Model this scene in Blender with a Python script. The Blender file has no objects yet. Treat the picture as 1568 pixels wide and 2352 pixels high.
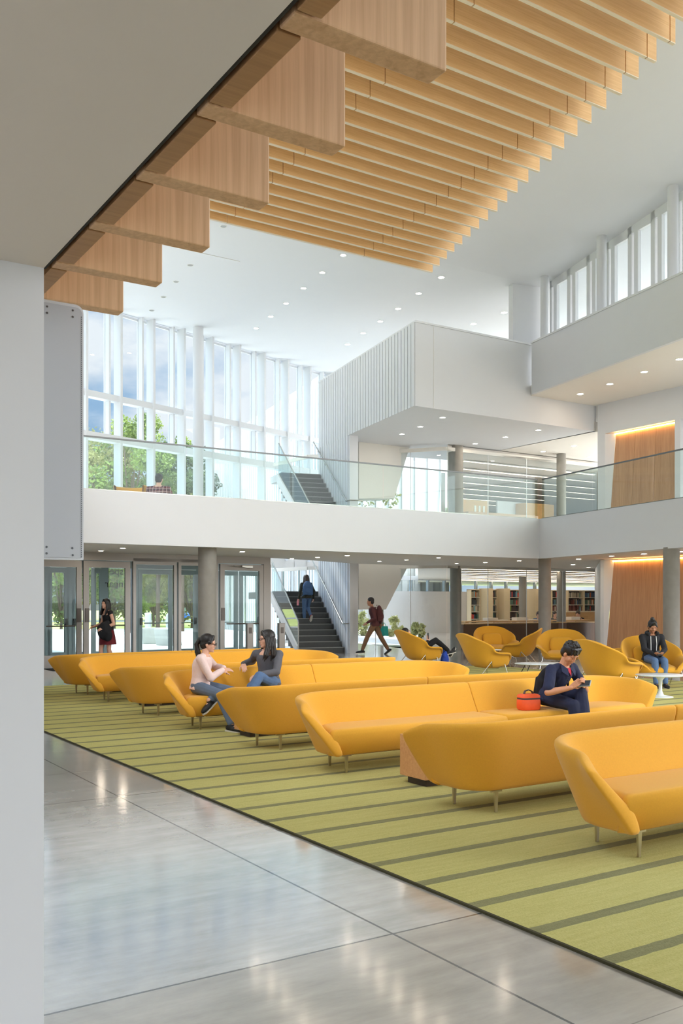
SKYBACK, SKYFRONT, SKYHI, SUN, EXPO = 4.6, .80, 5.0, 3.2, 0.47
import bpy, bmesh, math, random
from mathutils import Vector, Matrix, Quaternion
import numpy as np
random.seed(7)
SC = bpy.context.scene
COL = SC.collection
PI = math.pi
V = Vector
# ------------------------------------------------------------------ frame of the survey
F, H, CX, HY = 2170.0, 1.58, 784.0, 1385.0      # focal length (px of a 1568 wide frame), eye height
def P(u, v, d):
    return V(((u-CX)/F*d, d, H+(HY-v)/F*d))
def G(u, v, z=0.0):
    d = (H-z)*F/(v-HY)
    return V(((u-CX)/F*d, d, z))
A = V((-.5417, .8406, 0)); B = V((.8406, .5417, 0))      # building grid
CD = V((-.365, .931, 0)).normalized(); CN = V((.931, .365, 0)).normalized()
W = V((.623, .782, 0)).normalized(); WN = V((-.782, .623, 0)).normalized()
UP = V((0, 0, 1))
ANG = math.atan2(B.y, B.x)
def ab(a, b, z=0.0):
    p = A*a + B*b; p.z = z; return p
def on(u, p0, q):
    """point of the plan line p0 + s q that is seen at column u; returns s"""
    k = (u-CX)/F
    return (k*p0.y - p0.x)/(q.x - k*q.y)
ORD = ['first','second','third','fourth','fifth','sixth','seventh','eighth','ninth','tenth','eleventh','twelfth','thirteenth','fourteenth','fifteenth','sixteenth','seventeenth','eighteenth','nineteenth','twentieth']
ORD += ['twenty-'+o for o in ORD[:9]] + ['thirtieth'] + ['thirty-'+o for o in ORD[:9]]

# ------------------------------------------------------------------ materials
def srgb(c):
    r = []
    for x in c:
        x = x/255.0
        r.append(x/12.92 if x <= .04045 else ((x+.055)/1.055)**2.4)
    return (r[0], r[1], r[2], 1)
def new_mat(name):
    m = bpy.data.materials.new(name); m.use_nodes = True
    nt = m.node_tree
    return m, nt, nt.nodes['Principled BSDF']
def link(nt, a, b): nt.links.new(a, b)
def mat(name, col, rough=.6, metal=0.0, noise=0.0, nscale=8.0, bump=0.0, bscale=200.0, spec=.5, sheen=0.0, coat=0.0):
    m, nt, b = new_mat(name)
    c = srgb(col)
    b.inputs['Base Color'].default_value = c
    b.inputs['Roughness'].default_value = rough
    b.inputs['Metallic'].default_value = metal
    b.inputs['Specular IOR Level'].default_value = spec
    if sheen: b.inputs['Sheen Weight'].default_value = sheen
    if coat: b.inputs['Coat Weight'].default_value = coat
    tc = nt.nodes.new('ShaderNodeTexCoord')
    if noise:
        n = nt.nodes.new('ShaderNodeTexNoise'); n.inputs['Scale'].default_value = nscale; n.inputs['Detail'].default_value = 5
        link(nt, tc.outputs['Object'], n.inputs['Vector'])
        mx = nt.nodes.new('ShaderNodeMix'); mx.data_type = 'RGBA'
        mx.inputs['A'].default_value = tuple(max(0, x*(1-noise)) for x in c[:3])+(1,)
        mx.inputs['B'].default_value = tuple(min(1, x*(1+noise)) for x in c[:3])+(1,)
        link(nt, n.outputs['Fac'], mx.inputs['Factor']); link(nt, mx.outputs['Result'], b.inputs['Base Color'])
    if bump:
        n2 = nt.nodes.new('ShaderNodeTexNoise'); n2.inputs['Scale'].default_value = bscale; n2.inputs['Detail'].default_value = 3
        link(nt, tc.outputs['Object'], n2.inputs['Vector'])
        bp = nt.nodes.new('ShaderNodeBump'); bp.inputs['Strength'].default_value = bump; bp.inputs['Distance'].default_value = .01
        link(nt, n2.outputs['Fac'], bp.inputs['Height']); link(nt, bp.outputs['Normal'], b.inputs['Normal'])
    return m
def emit(name, col, s):
    m, nt, b = new_mat(name)
    b.inputs['Base Color'].default_value = srgb(col)
    b.inputs['Emission Color'].default_value = srgb(col)
    b.inputs['Emission Strength'].default_value = s
    return m
def wood(name, c1, c2, axis='z', rot=0.0, rough=.45, scale=1.0, contrast=1.0):
    """fine straight grain running along one axis of the object"""
    m, nt, b = new_mat(name)
    tc = nt.nodes.new('ShaderNodeTexCoord'); mp = nt.nodes.new('ShaderNodeMapping'); mp2 = nt.nodes.new('ShaderNodeMapping')
    mp.inputs['Rotation'].default_value = (0, 0, rot)
    s = {'x': (1.2, 45, 45), 'y': (45, 1.2, 45), 'z': (45, 45, 1.2)}[axis]
    mp2.inputs['Scale'].default_value = tuple(x*scale for x in s)
    link(nt, tc.outputs['Object'], mp.inputs['Vector']); link(nt, mp.outputs['Vector'], mp2.inputs['Vector'])
    n = nt.nodes.new('ShaderNodeTexNoise'); n.inputs['Scale'].default_value = 1.0; n.inputs['Detail'].default_value = 6; n.inputs['Roughness'].default_value = .65; n.inputs['Distortion'].default_value = .4
    link(nt, mp2.outputs['Vector'], n.inputs['Vector'])
    n3 = nt.nodes.new('ShaderNodeTexNoise'); n3.inputs['Scale'].default_value = .12; n3.inputs['Detail'].default_value = 2
    link(nt, mp2.outputs['Vector'], n3.inputs['Vector'])
    ad = nt.nodes.new('ShaderNodeMath'); ad.operation = 'MULTIPLY_ADD'; ad.inputs[1].default_value = .75; 
    ml = nt.nodes.new('ShaderNodeMath'); ml.operation = 'MULTIPLY'; ml.inputs[1].default_value = .3
    link(nt, n3.outputs['Fac'], ml.inputs[0]); link(nt, n.outputs['Fac'], ad.inputs[0]); link(nt, ml.outputs[0], ad.inputs[2])
    cr = nt.nodes.new('ShaderNodeValToRGB')
    cr.color_ramp.elements[0].position = .5-.2/contrast; cr.color_ramp.elements[0].color = srgb(c1)
    cr.color_ramp.elements[1].position = .5+.2/contrast; cr.color_ramp.elements[1].color = srgb(c2)
    link(nt, ad.outputs[0], cr.inputs['Fac']); link(nt, cr.outputs['Color'], b.inputs['Base Color'])
    b.inputs['Roughness'].default_value = rough
    return m
def glass(name, tint=(225, 240, 236), refl=1.0, rough=0.0):
    m = bpy.data.materials.new(name); m.use_nodes = True
    nt = m.node_tree; nt.nodes.clear()
    out = nt.nodes.new('ShaderNodeOutputMaterial')
    tr = nt.nodes.new('ShaderNodeBsdfTransparent'); tr.inputs['Color'].default_value = srgb(tint)
    gl = nt.nodes.new('ShaderNodeBsdfGlossy'); gl.inputs['Roughness'].default_value = rough
    fr = nt.nodes.new('ShaderNodeLayerWeight'); fr.inputs['Blend'].default_value = .5
    pw = nt.nodes.new('ShaderNodeMath'); pw.operation = 'POWER'; pw.inputs[1].default_value = 4.5
    link(nt, fr.outputs['Facing'], pw.inputs[0])
    ml = nt.nodes.new('ShaderNodeMath'); ml.operation = 'MULTIPLY_ADD'; ml.inputs[1].default_value = .8; ml.inputs[2].default_value = .04*refl; ml.use_clamp = True
    mx = nt.nodes.new('ShaderNodeMixShader')
    link(nt, pw.outputs[0], ml.inputs[0]); link(nt, ml.outputs[0], mx.inputs[0]); link(nt, tr.outputs[0], mx.inputs[1]); link(nt, gl.outputs[0], mx.inputs[2])
    link(nt, mx.outputs[0], out.inputs['Surface'])
    return m

M = {}
M['white'] = mat('white_paint', (219, 221, 224), .75, noise=.015, nscale=3)
M['ceil'] = mat('ceiling_paint', (222, 224, 227), .85, noise=.01, nscale=2)
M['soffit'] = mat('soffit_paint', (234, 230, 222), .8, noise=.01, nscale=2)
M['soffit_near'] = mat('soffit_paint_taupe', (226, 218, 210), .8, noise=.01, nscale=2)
M['railtop'] = mat('grey_rail_metal', (112, 114, 114), .45, metal=.6)
M['metalwhite'] = mat('white_powder_coat', (224, 226, 230), .45, noise=.01)
M['mullion'] = mat('white_mullion_paint', (222, 224, 226), .5)
M['metalpanel'] = mat('perforated_white_metal', (196, 199, 205), .42)
M['dark'] = mat('painted_gap_shade', (38, 34, 30), .8)
M['screw'] = mat('steel_screw', (120, 122, 126), .35, metal=.8)
M['steel'] = mat('brushed_steel', (170, 168, 160), .3, metal=1.0)
M['chrome'] = mat('polished_chrome', (205, 204, 200), .15, metal=1.0)
M['legmetal'] = mat('satin_leg_metal', (196, 186, 160), .30, metal=1.0)
M['doorframe'] = mat('bronze_anodised_frame', (150, 144, 138), .4, metal=.35)
M['outerframe'] = mat('blue_grey_frame', (158, 172, 178), .45, metal=.2)
M['pull'] = mat('dark_pull_plate', (88, 80, 74), .4, metal=.5)
M['concrete_col'] = mat('column_concrete', (143, 139, 132), .7, noise=.18, nscale=5, bump=.15, bscale=30)
M['stair'] = mat('dark_stair_stone', (74, 75, 74), .6, noise=.15, nscale=12)
M['stair_nose'] = mat('pale_stair_nosing', (140, 140, 136), .5)
M['oak_v'] = wood('oak_vertical', (192, 148, 108), (230, 190, 148), 'z', -ANG, contrast=1.15)
M['oak_b'] = wood('oak_along_baffle', (206, 161, 108), (235, 197, 144), 'x', -ANG, contrast=1.0)
M['oak_edge'] = wood('oak_underside', (150, 108, 68), (186, 142, 96), 'x', -ANG)
M['baffle_edge'] = mat('pale_baffle_edge', (226, 215, 196), .5)
M['oak_wall'] = wood('oak_wall_panel', (164, 120, 84), (200, 156, 116), 'z', 0, scale=.7)
M['oak_dark'] = wood('walnut_counter', (86, 54, 30), (122, 80, 46), 'z', 0, scale=.8)
M['oak_box'] = wood('oak_box', (186, 128, 78), (214, 158, 104), 'x', 0, scale=.9)
M['oak_desk'] = wood('oak_desk', (190, 142, 84), (220, 176, 116), 'x', 0)
M['plinth'] = mat('dark_plinth', (62, 48, 36), .6)
M['yellow'] = mat('yellow_wool', (227, 165, 56), .88, noise=.07, nscale=90, bump=.12, bscale=420, spec=.2, sheen=.15)
M['yellow2'] = mat('yellow_wool_chair', (219, 159, 48), .88, noise=.07, nscale=90, bump=.10, bscale=420, spec=.2, sheen=.15)
M['seam'] = mat('yellow_seam', (150, 106, 20), .9)
M['tabletop'] = mat('white_laminate', (226, 229, 230), .3)
M['glass'] = glass('clear_glass', (246,250,249), .2)
M['glass_rail'] = glass('rail_glass', (243, 250, 248), .3)
M['glass_win'] = glass('window_glass', (248, 251, 252), .6)
M['glass_blue'] = glass('vestibule_glass', (240, 246, 246), .2)
M['lamp'] = emit('downlight_glow', (255, 238, 214), 80)
M['lampring'] = mat('downlight_trim', (228, 228, 224), .5)
M['lampoff'] = mat('downlight_lens', (150, 150, 146), .3)
M['strip'] = emit('light_strip_glow', (255, 228, 196), 8)
M['strip_up'] = emit('light_strip_glow_upper', (255, 230, 204), 2.0)
M['cove'] = emit('cove_led_glow', (255, 190, 110), 14)
M['grass'] = mat('lawn', (150, 160, 84), .9, noise=.3, nscale=.4)
M['pave'] = mat('pale_paving', (222, 220, 214), .8, noise=.06, nscale=1.5)
M['bark'] = mat('bark', (92, 78, 66), .9, noise=.3, nscale=6)
M['red'] = mat('red_enamel', (188, 32, 34), .4)
M['rubble'] = mat('pale_granite', (196, 194, 188), .8, noise=.1, nscale=6)
M['bollard'] = mat('grey_concrete_bollard', (160, 162, 162), .7, noise=.1)
M['mat'] = mat('entrance_mat', (44, 44, 46), .95, noise=.2, nscale=60)
M['libfloor'] = mat('library_floor', (150, 140, 122), .6, noise=.06)
M['cream'] = mat('cream_end_panel', (226, 210, 176), .6)
M['shelf'] = mat('white_shelf', (214, 208, 194), .5)
M['paper'] = mat('paper', (236, 234, 226), .8)
M['black'] = mat('black_plastic', (24, 24, 26), .4)

# ------------------------------------------------------------------ mesh builder
class MB:
    def __init__(s):
        s.v = []; s.f = []; s.mi = []; s.sm = []
    def add(s, vs, fs, mi=0, smooth=False):
        o = len(s.v); s.v += [V(x) for x in vs]
        for f in fs:
            s.f.append([o+i for i in f]); s.mi.append(mi); s.sm.append(smooth)
        return s
    def box(s, c, ax, ay, az, mi=0):
        """centre and three half-extent vectors"""
        c = V(c); ax, ay, az = V(ax), V(ay), V(az)
        if ax.cross(ay).dot(az) < 0: ax = -ax
        vs = [c+ax*i+ay*j+az*k for k in (-1, 1) for j in (-1, 1) for i in (-1, 1)]
        return s.add(vs, [(0,2,3,1),(4,5,7,6),(0,1,5,4),(2,6,7,3),(0,4,6,2),(1,3,7,5)], mi)
    def bx(s, x0, x1, y0, y1, z0, z1, mi=0):
        return s.box(((x0+x1)/2,(y0+y1)/2,(z0+z1)/2), ((x1-x0)/2,0,0), (0,(y1-y0)/2,0), (0,0,(z1-z0)/2), mi)
    def wallbox(s, p, q, z0, z1, t, n=None, mi=0):
        """vertical slab from plan point p to q, thickness t on side n"""
        p = V((p.x,p.y,0)); q = V((q.x,q.y,0)); d = (q-p); L = d.length; d.normalize()
        if n is None: n = V((-d.y, d.x, 0))
        c = (p+q)/2 + n*(t/2); c.z = (z0+z1)/2
        return s.box(c, d*(L/2), n*(t/2), UP*((z1-z0)/2), mi)
    def prism(s, pts, ext, mi=0):
        """closed polygon pts extruded by vector ext"""
        pts = [V(p) for p in pts]; ext = V(ext); n = len(pts)
        nrm = V((0,0,0))
        for i in range(n):
            nrm += (pts[i]-pts[0]).cross(pts[(i+1)%n]-pts[0])
        if nrm.dot(ext) > 0: pts = pts[::-1]
        vs = pts+[p+ext for p in pts]
        fs = [tuple(range(n)), tuple(range(2*n-1, n-1, -1))]
        for i in range(n):
            j = (i+1) % n
            fs.append((j, i, n+i, n+j))
        return s.add(vs, fs, mi)
    def tube(s, pts, r, seg=10, mi=0, cap=True, smooth=True):
        pts = [V(p) for p in pts]; n = len(pts)
        rs = r if isinstance(r, (list, tuple)) else [r]*n
        vs = []; prev = None
        for i, p in enumerate(pts):
            t = (pts[min(i+1,n-1)]-pts[max(i-1,0)]).normalized()
            if prev is None:
                ref = V((0,0,1)) if abs(t.z) < .9 else V((1,0,0))
                u = t.cross(ref).normalized()
            else:
                u = (prev - t*prev.dot(t)).normalized()
            prev = u; w = t.cross(u)
            for k in range(seg):
                a = 2*PI*k/seg
                vs.append(p + (u*math.cos(a)+w*math.sin(a))*rs[i])
        fs = []
        for i in range(n-1):
            for k in range(seg):
                k2 = (k+1) % seg
                fs.append((i*seg+k, i*seg+k2, (i+1)*seg+k2, (i+1)*seg+k))
        s.add(vs, fs, mi, smooth)
        if cap:
            s.add(vs[:seg], [tuple(range(seg-1,-1,-1))], mi); s.add(vs[-seg:], [tuple(range(seg))], mi)
        return s
    def cyl(s, c, r, z0, z1, seg=24, mi=0, r2=None):
        return s.tube([(c[0],c[1],z0),(c[0],c[1],z1)], [r, r if r2 is None else r2], seg, mi)
    def lathe(s, c, prof, seg=24, mi=0, cap=True):
        c = V(c); vs = []; fs = []; n = len(prof)
        for r, z in prof:
            for k in range(seg):
                a = 2*PI*k/seg; vs.append(c+V((r*math.cos(a), r*math.sin(a), z)))
        for i in range(n-1):
            for k in range(seg):
                k2 = (k+1) % seg
                fs.append((i*seg+k, i*seg+k2, (i+1)*seg+k2, (i+1)*seg+k))
        s.add(vs, fs, mi, True)
        if not cap: return s
        s.add(vs[:seg], [tuple(range(seg-1,-1,-1))], mi); s.add(vs[-seg:], [tuple(range(seg))], mi)
        return s
    def grid(s, g, mi=0, smooth=True, closeu=False):
        n = len(g); m = len(g[0]); vs = [p for row in g for p in row]; fs = []
        for i in range(n-1):
            for j in range(m if closeu else m-1):
                j2 = (j+1) % m
                fs.append((i*m+j, i*m+j2, (i+1)*m+j2, (i+1)*m+j))
        return s.add(vs, fs, mi, smooth)
    def ell(s, c, rx, ry, rz, R=None, mi=0, seg=14, rings=9):
        c = V(c); vs = []; fs = []
        for i in range(rings+1):
            th = PI*i/rings
            for k in range(seg):
                a = 2*PI*k/seg
                p = V((rx*math.sin(th)*math.cos(a), ry*math.sin(th)*math.sin(a), rz*math.cos(th)))
                if R is not None: p = R @ p
                vs.append(c+p)
        for i in range(rings):
            for k in range(seg):
                k2 = (k+1) % seg
                fs.append((i*seg+k, (i+1)*seg+k, (i+1)*seg+k2, i*seg+k2))
        return s.add(vs, fs, mi, True)
    def cap(s, p, q, r1, r2, seg=12, mi=0):
        """tapered capsule"""
        p = V(p); q = V(q); t = (q-p); L = t.length
        if L < 1e-5: return s.ell(p, r1, r1, r1, None, mi)
        t /= L
        pts = []; rs = []
        for k in range(5):
            a = PI/2*k/4.5; pts.append(p - t*r1*math.cos(a)); rs.append(max(r1*math.sin(a), r1*.05))
        for k in range(4, -1, -1):
            a = PI/2*k/4.5; pts.append(q + t*r2*math.cos(a)); rs.append(max(r2*math.sin(a), r2*.05))
        return s.tube(pts, rs, seg, mi)
    def mesh(s, name, mats, origin):
        me = bpy.data.meshes.new(name)
        me.from_pydata([tuple(v-origin) for v in s.v], [], s.f)
        for m in mats: me.materials.append(m)
        for p, mi, sm in zip(me.polygons, s.mi, s.sm):
            p.material_index = mi; p.use_smooth = sm
        me.update()
        return me
    def build(s, name, mats, parent=None, bevel=0.0, origin=None, sub=0):
        """links ONE mesh object; verts are given in the frame of the parent (world when there is none)"""
        if not isinstance(mats, (list, tuple)): mats = [mats]
        if origin is None:
            if parent is None:
                xs = [v.x for v in s.v]; ys = [v.y for v in s.v]; zs = [v.z for v in s.v]
                origin = V(((min(xs)+max(xs))/2, (min(ys)+max(ys))/2, min(zs)))
            else:
                origin = V((0,0,0))
        ob = bpy.data.objects.new(name, s.mesh(name, mats, origin)); COL.objects.link(ob)
        ob.location = origin
        if parent is not None: ob.parent = parent
        if bevel:
            b = ob.modifiers.new('edge', 'BEVEL'); b.width = bevel; b.segments = 2; b.limit_method = 'ANGLE'
        if sub:
            b = ob.modifiers.new('round', 'SUBSURF'); b.levels = sub; b.render_levels = sub
        return ob
def tag(o, label=None, cat=None, group=None, kind=None):
    if label: o['label'] = label
    if cat: o['category'] = cat
    if group: o['group'] = group
    if kind: o['kind'] = kind
    return o
def struct(o): o['kind'] = 'structure'; return o
def empty(name, loc, rz=0.0):
    o = bpy.data.objects.new(name, None); COL.objects.link(o); o.location = loc; o.rotation_euler = (0,0,rz)
    o.empty_display_size = .2
    return o
def copy_tree(o, parent=None):
    c = o.copy(); COL.objects.link(c)
    if parent is not None: c.parent = parent
    for ch in [x for x in o.children]:
        copy_tree(ch, c)
    return c
# ================================================================== THE ROOM
ZB = 2.8            # soffit over the ground floor
ZF2 = 3.25          # upper floor level
ZRT = 3.89          # top of the white fascia
ZC = 11.2           # high ceiling
K = V((5.43, 25.96, 0))                 # corner where the two fascias meet
LF0 = K - B*13.0; 
DW0 = V((-7.155, 22.7, 0))              # door wall line (along B)
def dw(u): return DW0 + B*on(u, DW0, B)
LG0 = V((3.57, 31.5, 0))                # library glass line (along B)
def lg(u): return LG0 + B*on(u, LG0, B)
def lgo(u, dd):
    q = LG0 + A*dd; return q + B*on(u, q, B)
WW0 = V((-7.29, 31.4, 0))               # curtain wall line (along W)
def ww(u): return WW0 + W*on(u, WW0, W)
RB0 = V((.26, 29.8, 0))                 # ribbed stair wall (along CD)
BX0 = V((1.98, 25.4, 0))                # near corner of the high box
UR0 = V((5.53, 27.5, 0))                # upper fascia corner

# ---- floor: polished concrete with sawn joints on the building grid
m, nt, b = new_mat('polished_concrete'); M['floor'] = m
tc = nt.nodes.new('ShaderNodeTexCoord'); mp = nt.nodes.new('ShaderNodeMapping'); mp.inputs['Rotation'].default_value = (0,0,-ANG)
link(nt, tc.outputs['Object'], mp.inputs['Vector'])
sx = nt.nodes.new('ShaderNodeSeparateXYZ'); link(nt, mp.outputs['Vector'], sx.inputs[0])
def mth(op, a, bb=None, cc=None):
    n = nt.nodes.new('ShaderNodeMath'); n.operation = op
    for i, x in enumerate((a, bb, cc)):
        if x is None: continue
        if isinstance(x, (int, float)): n.inputs[i].default_value = x
        else: link(nt, x, n.inputs[i])
    return n.outputs[0]
def joint(sock, off, per, w):
    t = mth('ADD', sock, 200*per-off); t = mth('MODULO', t, per); t2 = mth('SUBTRACT', per, t)
    return mth('LESS_THAN', mth('MINIMUM', t, t2), w)
j1 = joint(sx.outputs['X'], 2.65, 3.81, .007); j2 = joint(sx.outputs['Y'], 3.66, 3.81, .007); j3 = joint(sx.outputs['Y'], 3.66, 1.27, .003)
jj = mth('MAXIMUM', mth('MAXIMUM', j1, j2), mth('MULTIPLY', j3, .55))
cx = mth('FLOOR', mth('DIVIDE', mth('SUBTRACT', sx.outputs['X'], 2.65), 3.81)); cy = mth('FLOOR', mth('DIVIDE', mth('SUBTRACT', sx.outputs['Y'], 3.66), 3.81))
cv = nt.nodes.new('ShaderNodeCombineXYZ'); link(nt, cx, cv.inputs[0]); link(nt, cy, cv.inputs[1])
wn = nt.nodes.new('ShaderNodeTexWhiteNoise'); link(nt, cv.outputs[0], wn.inputs['Vector'])
n1 = nt.nodes.new('ShaderNodeTexNoise'); n1.inputs['Scale'].default_value = 1.1; n1.inputs['Detail'].default_value = 8; n1.inputs['Roughness'].default_value = .6; n1.inputs['Distortion'].default_value = .6
link(nt, mp.outputs['Vector'], n1.inputs['Vector'])
mp3 = nt.nodes.new('ShaderNodeMapping'); mp3.inputs['Scale'].default_value = (.7, 3.5, 1); link(nt, mp.outputs['Vector'], mp3.inputs['Vector'])
n2 = nt.nodes.new('ShaderNodeTexNoise'); n2.inputs['Scale'].default_value = 1.6; n2.inputs['Detail'].default_value = 7; n2.inputs['Roughness'].default_value = .65
link(nt, mp3.outputs['Vector'], n2.inputs['Vector'])
fac = mth('ADD', mth('MULTIPLY', n1.outputs['Fac'], .5), mth('MULTIPLY', n2.outputs['Fac'], .5))
cr = nt.nodes.new('ShaderNodeValToRGB'); e = cr.color_ramp.elements
e[0].position = .36; e[0].color = srgb((150, 147, 142)); e[1].position = .64; e[1].color = srgb((206, 204, 200))
link(nt, fac, cr.inputs['Fac'])
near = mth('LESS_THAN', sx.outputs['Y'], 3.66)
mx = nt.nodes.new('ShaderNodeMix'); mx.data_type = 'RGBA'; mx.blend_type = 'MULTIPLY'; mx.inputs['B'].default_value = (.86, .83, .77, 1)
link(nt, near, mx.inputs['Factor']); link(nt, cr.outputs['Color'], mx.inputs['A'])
mx2 = nt.nodes.new('ShaderNodeMix'); mx2.data_type = 'RGBA'; mx2.inputs['B'].default_value = (.035, .033, .03, 1)
link(nt, jj, mx2.inputs['Factor']); link(nt, mx.outputs['Result'], mx2.inputs['A'])
link(nt, mx2.outputs['Result'], b.inputs['Base Color'])
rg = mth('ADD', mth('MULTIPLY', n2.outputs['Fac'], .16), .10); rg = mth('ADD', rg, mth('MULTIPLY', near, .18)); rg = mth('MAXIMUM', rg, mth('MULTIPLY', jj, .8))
link(nt, rg, b.inputs['Roughness'])
b.inputs['Specular IOR Level'].default_value = .75
b.inputs['Coat Weight'].default_value = 1.0; b.inputs['Coat IOR'].default_value = 2.0; b.inputs['Coat Roughness'].default_value = .11
fb = MB()
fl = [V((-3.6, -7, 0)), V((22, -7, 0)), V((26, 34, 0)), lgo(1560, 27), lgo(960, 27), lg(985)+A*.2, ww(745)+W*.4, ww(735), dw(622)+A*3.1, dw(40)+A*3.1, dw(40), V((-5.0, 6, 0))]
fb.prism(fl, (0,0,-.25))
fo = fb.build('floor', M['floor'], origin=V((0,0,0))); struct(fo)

# ---- striped carpet
m, nt, b = new_mat('striped_carpet'); M['carpet'] = m
tc = nt.nodes.new('ShaderNodeTexCoord'); mp = nt.nodes.new('ShaderNodeMapping'); mp.inputs['Rotation'].default_value = (0,0,-ANG)
link(nt, tc.outputs['Object'], mp.inputs['Vector'])
sx = nt.nodes.new('ShaderNodeSeparateXYZ'); link(nt, mp.outputs['Vector'], sx.inputs[0])
wob = nt.nodes.new('ShaderNodeTexNoise'); wob.inputs['Scale'].default_value = 14; link(nt, mp.outputs['Vector'], wob.inputs['Vector'])
yy = mth('ADD', sx.outputs['Y'], mth('MULTIPLY', wob.outputs['Fac'], .012))
t = mth('MODULO', mth('ADD', yy, 90-.118+.006), .45)
st = mth('LESS_THAN', t, .084)
g1 = nt.nodes.new('ShaderNodeTexNoise'); g1.inputs['Scale'].default_value = 120; g1.inputs['Detail'].default_value = 4; link(nt, tc.outputs['Object'], g1.inputs['Vector'])
mp3 = nt.nodes.new('ShaderNodeMapping'); mp3.inputs['Scale'].default_value = (1.2, 16, 1); link(nt, mp.outputs['Vector'], mp3.inputs['Vector'])
g2 = nt.nodes.new('ShaderNodeTexNoise'); g2.inputs['Scale'].default_value = 2; g2.inputs['Detail'].default_value = 4; link(nt, mp3.outputs['Vector'], g2.inputs['Vector'])
ff = mth('ADD', mth('MULTIPLY', g1.outputs['Fac'], .6), mth('MULTIPLY', g2.outputs['Fac'], .4))
cr = nt.nodes.new('ShaderNodeValToRGB'); e = cr.color_ramp.elements
e[0].position = .3; e[0].color = srgb((178, 172, 102)); e[1].position = .7; e[1].color = srgb((204, 197, 132))
link(nt, ff, cr.inputs['Fac'])
cr2 = nt.nodes.new('ShaderNodeValToRGB'); e = cr2.color_ramp.elements
e[0].position = .3; e[0].color = srgb((126, 124, 88)); e[1].position = .7; e[1].color = srgb((148, 146, 108))
link(nt, ff, cr2.inputs['Fac'])
mx = nt.nodes.new('ShaderNodeMix'); mx.data_type = 'RGBA'
link(nt, st, mx.inputs['Factor']); link(nt, cr.outputs['Color'], mx.inputs['A']); link(nt, cr2.outputs['Color'], mx.inputs['B'])
link(nt, mx.outputs['Result'], b.inputs['Base Color']); b.inputs['Roughness'].default_value = .95; b.inputs['Specular IOR Level'].default_value = .1
bp = nt.nodes.new('ShaderNodeBump'); bp.inputs['Strength'].default_value = .35; bp.inputs['Distance'].default_value = .01
link(nt, mth('SUBTRACT', g1.outputs['Fac'], mth('MULTIPLY', st, .5)), bp.inputs['Height']); link(nt, bp.outputs['Normal'], b.inputs['Normal'])
M['carpet_edge'] = mat('carpet_binding', (62, 58, 34), .95, noise=.25, nscale=80)
sA = on(93, ab(0, 3.22), A); sB = on(93, ab(18.06, 0), B)
cb = MB(); cb.prism([ab(-3, 3.22), ab(sA, 3.22), ab(18.06, sB), ab(18.06, 16), ab(-3, 16)], (0,0,.012))
co = cb.build('carpet', M['carpet'], origin=V((0,0,0))); tag(co, 'yellow-green carpet with dark cross stripes under the sofas', 'carpet')
cb = MB(); cb.prism([ab(-3, 3.205), ab(sA, 3.205), ab(sA, 3.222), ab(-3, 3.222)], (0,0,.013))
cb.build('edge_binding', M['carpet_edge'], co, origin=V((0,0,0)))

# ---- near wall, soffit and the wall above it
cn = V((-1.039, 3.3, 0))                         # wall corner
zs = 2.75
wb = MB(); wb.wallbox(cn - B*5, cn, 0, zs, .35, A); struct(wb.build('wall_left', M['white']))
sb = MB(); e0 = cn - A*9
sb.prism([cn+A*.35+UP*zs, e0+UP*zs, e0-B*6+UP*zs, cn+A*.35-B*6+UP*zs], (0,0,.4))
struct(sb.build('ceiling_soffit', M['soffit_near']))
hb = MB(); q0 = cn-A*9
hb.wallbox(cn+A*.30-B*.12, q0-B*.12, zs+.4, 11.9, .25, -B); struct(hb.build('wall_above_soffit', M['white']))
lw = MB(); e_ = P(86, 0, 33.5); lw.wallbox(cn+A*.36-B*.16, V((e_.x, e_.y, 0)), 0, 5.0, .3); struct(lw.build('wall_side_unseen', M['white']))  # unseen wall, added to block sun, kept low to admit sky light
gb = MB(); gb.wallbox(cn+A*.02+B*.012, q0+B*.012, zs+.004, zs+.5, .02, -B); struct(gb.build('trim_1', M['dark']))  # dark strip: shade of the soffit gap put into its colour
# oak fins
fa0 = 3.743; fb0 = .914+.07; FT = .065; FH = .95
for i in range(6):
    a0 = fa0 - .41*i
    root = empty('oak_fin', ab(a0, 1.12, zs))
    o = MB()
    b1 = 1.326
    o.prism([ab(a0-FT, fb0-.045, zs+.004), ab(a0, fb0-.045, zs+.004), ab(a0, b1, zs+.004), ab(a0-FT, b1, zs+.004)], (0,0,FH))
    for k in range(len(o.v)): o.v[k] = o.v[k]-V(root.location)
    o.build('fin_board', [M['oak_v']], root, bevel=.004)
    if i < 7:
        o = MB()
        o.prism([ab(a0-.41+.008, fb0-.045, zs+.004), ab(a0-FT-.008, fb0-.045, zs+.004), ab(a0-FT-.008, fb0+.012, zs+.004), ab(a0-.41+.008, fb0+.012, zs+.004)], (0,0,FH))
        for k in range(len(o.v)): o.v[k] = o.v[k]-V(root.location)
        o.build('filler_board', [M['oak_edge']], root, bevel=.002)
    if i < 6: lab = 'boxy oak fin on the white soffit edge, %s from the white wall' % ORD[i]
    else: lab = 'boxy oak fin on the white soffit edge beyond the sixth, %s counted from the white wall' % ORD[i]
    tag(root, lab, 'fin', 'oak fins along the soffit edge')
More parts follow.
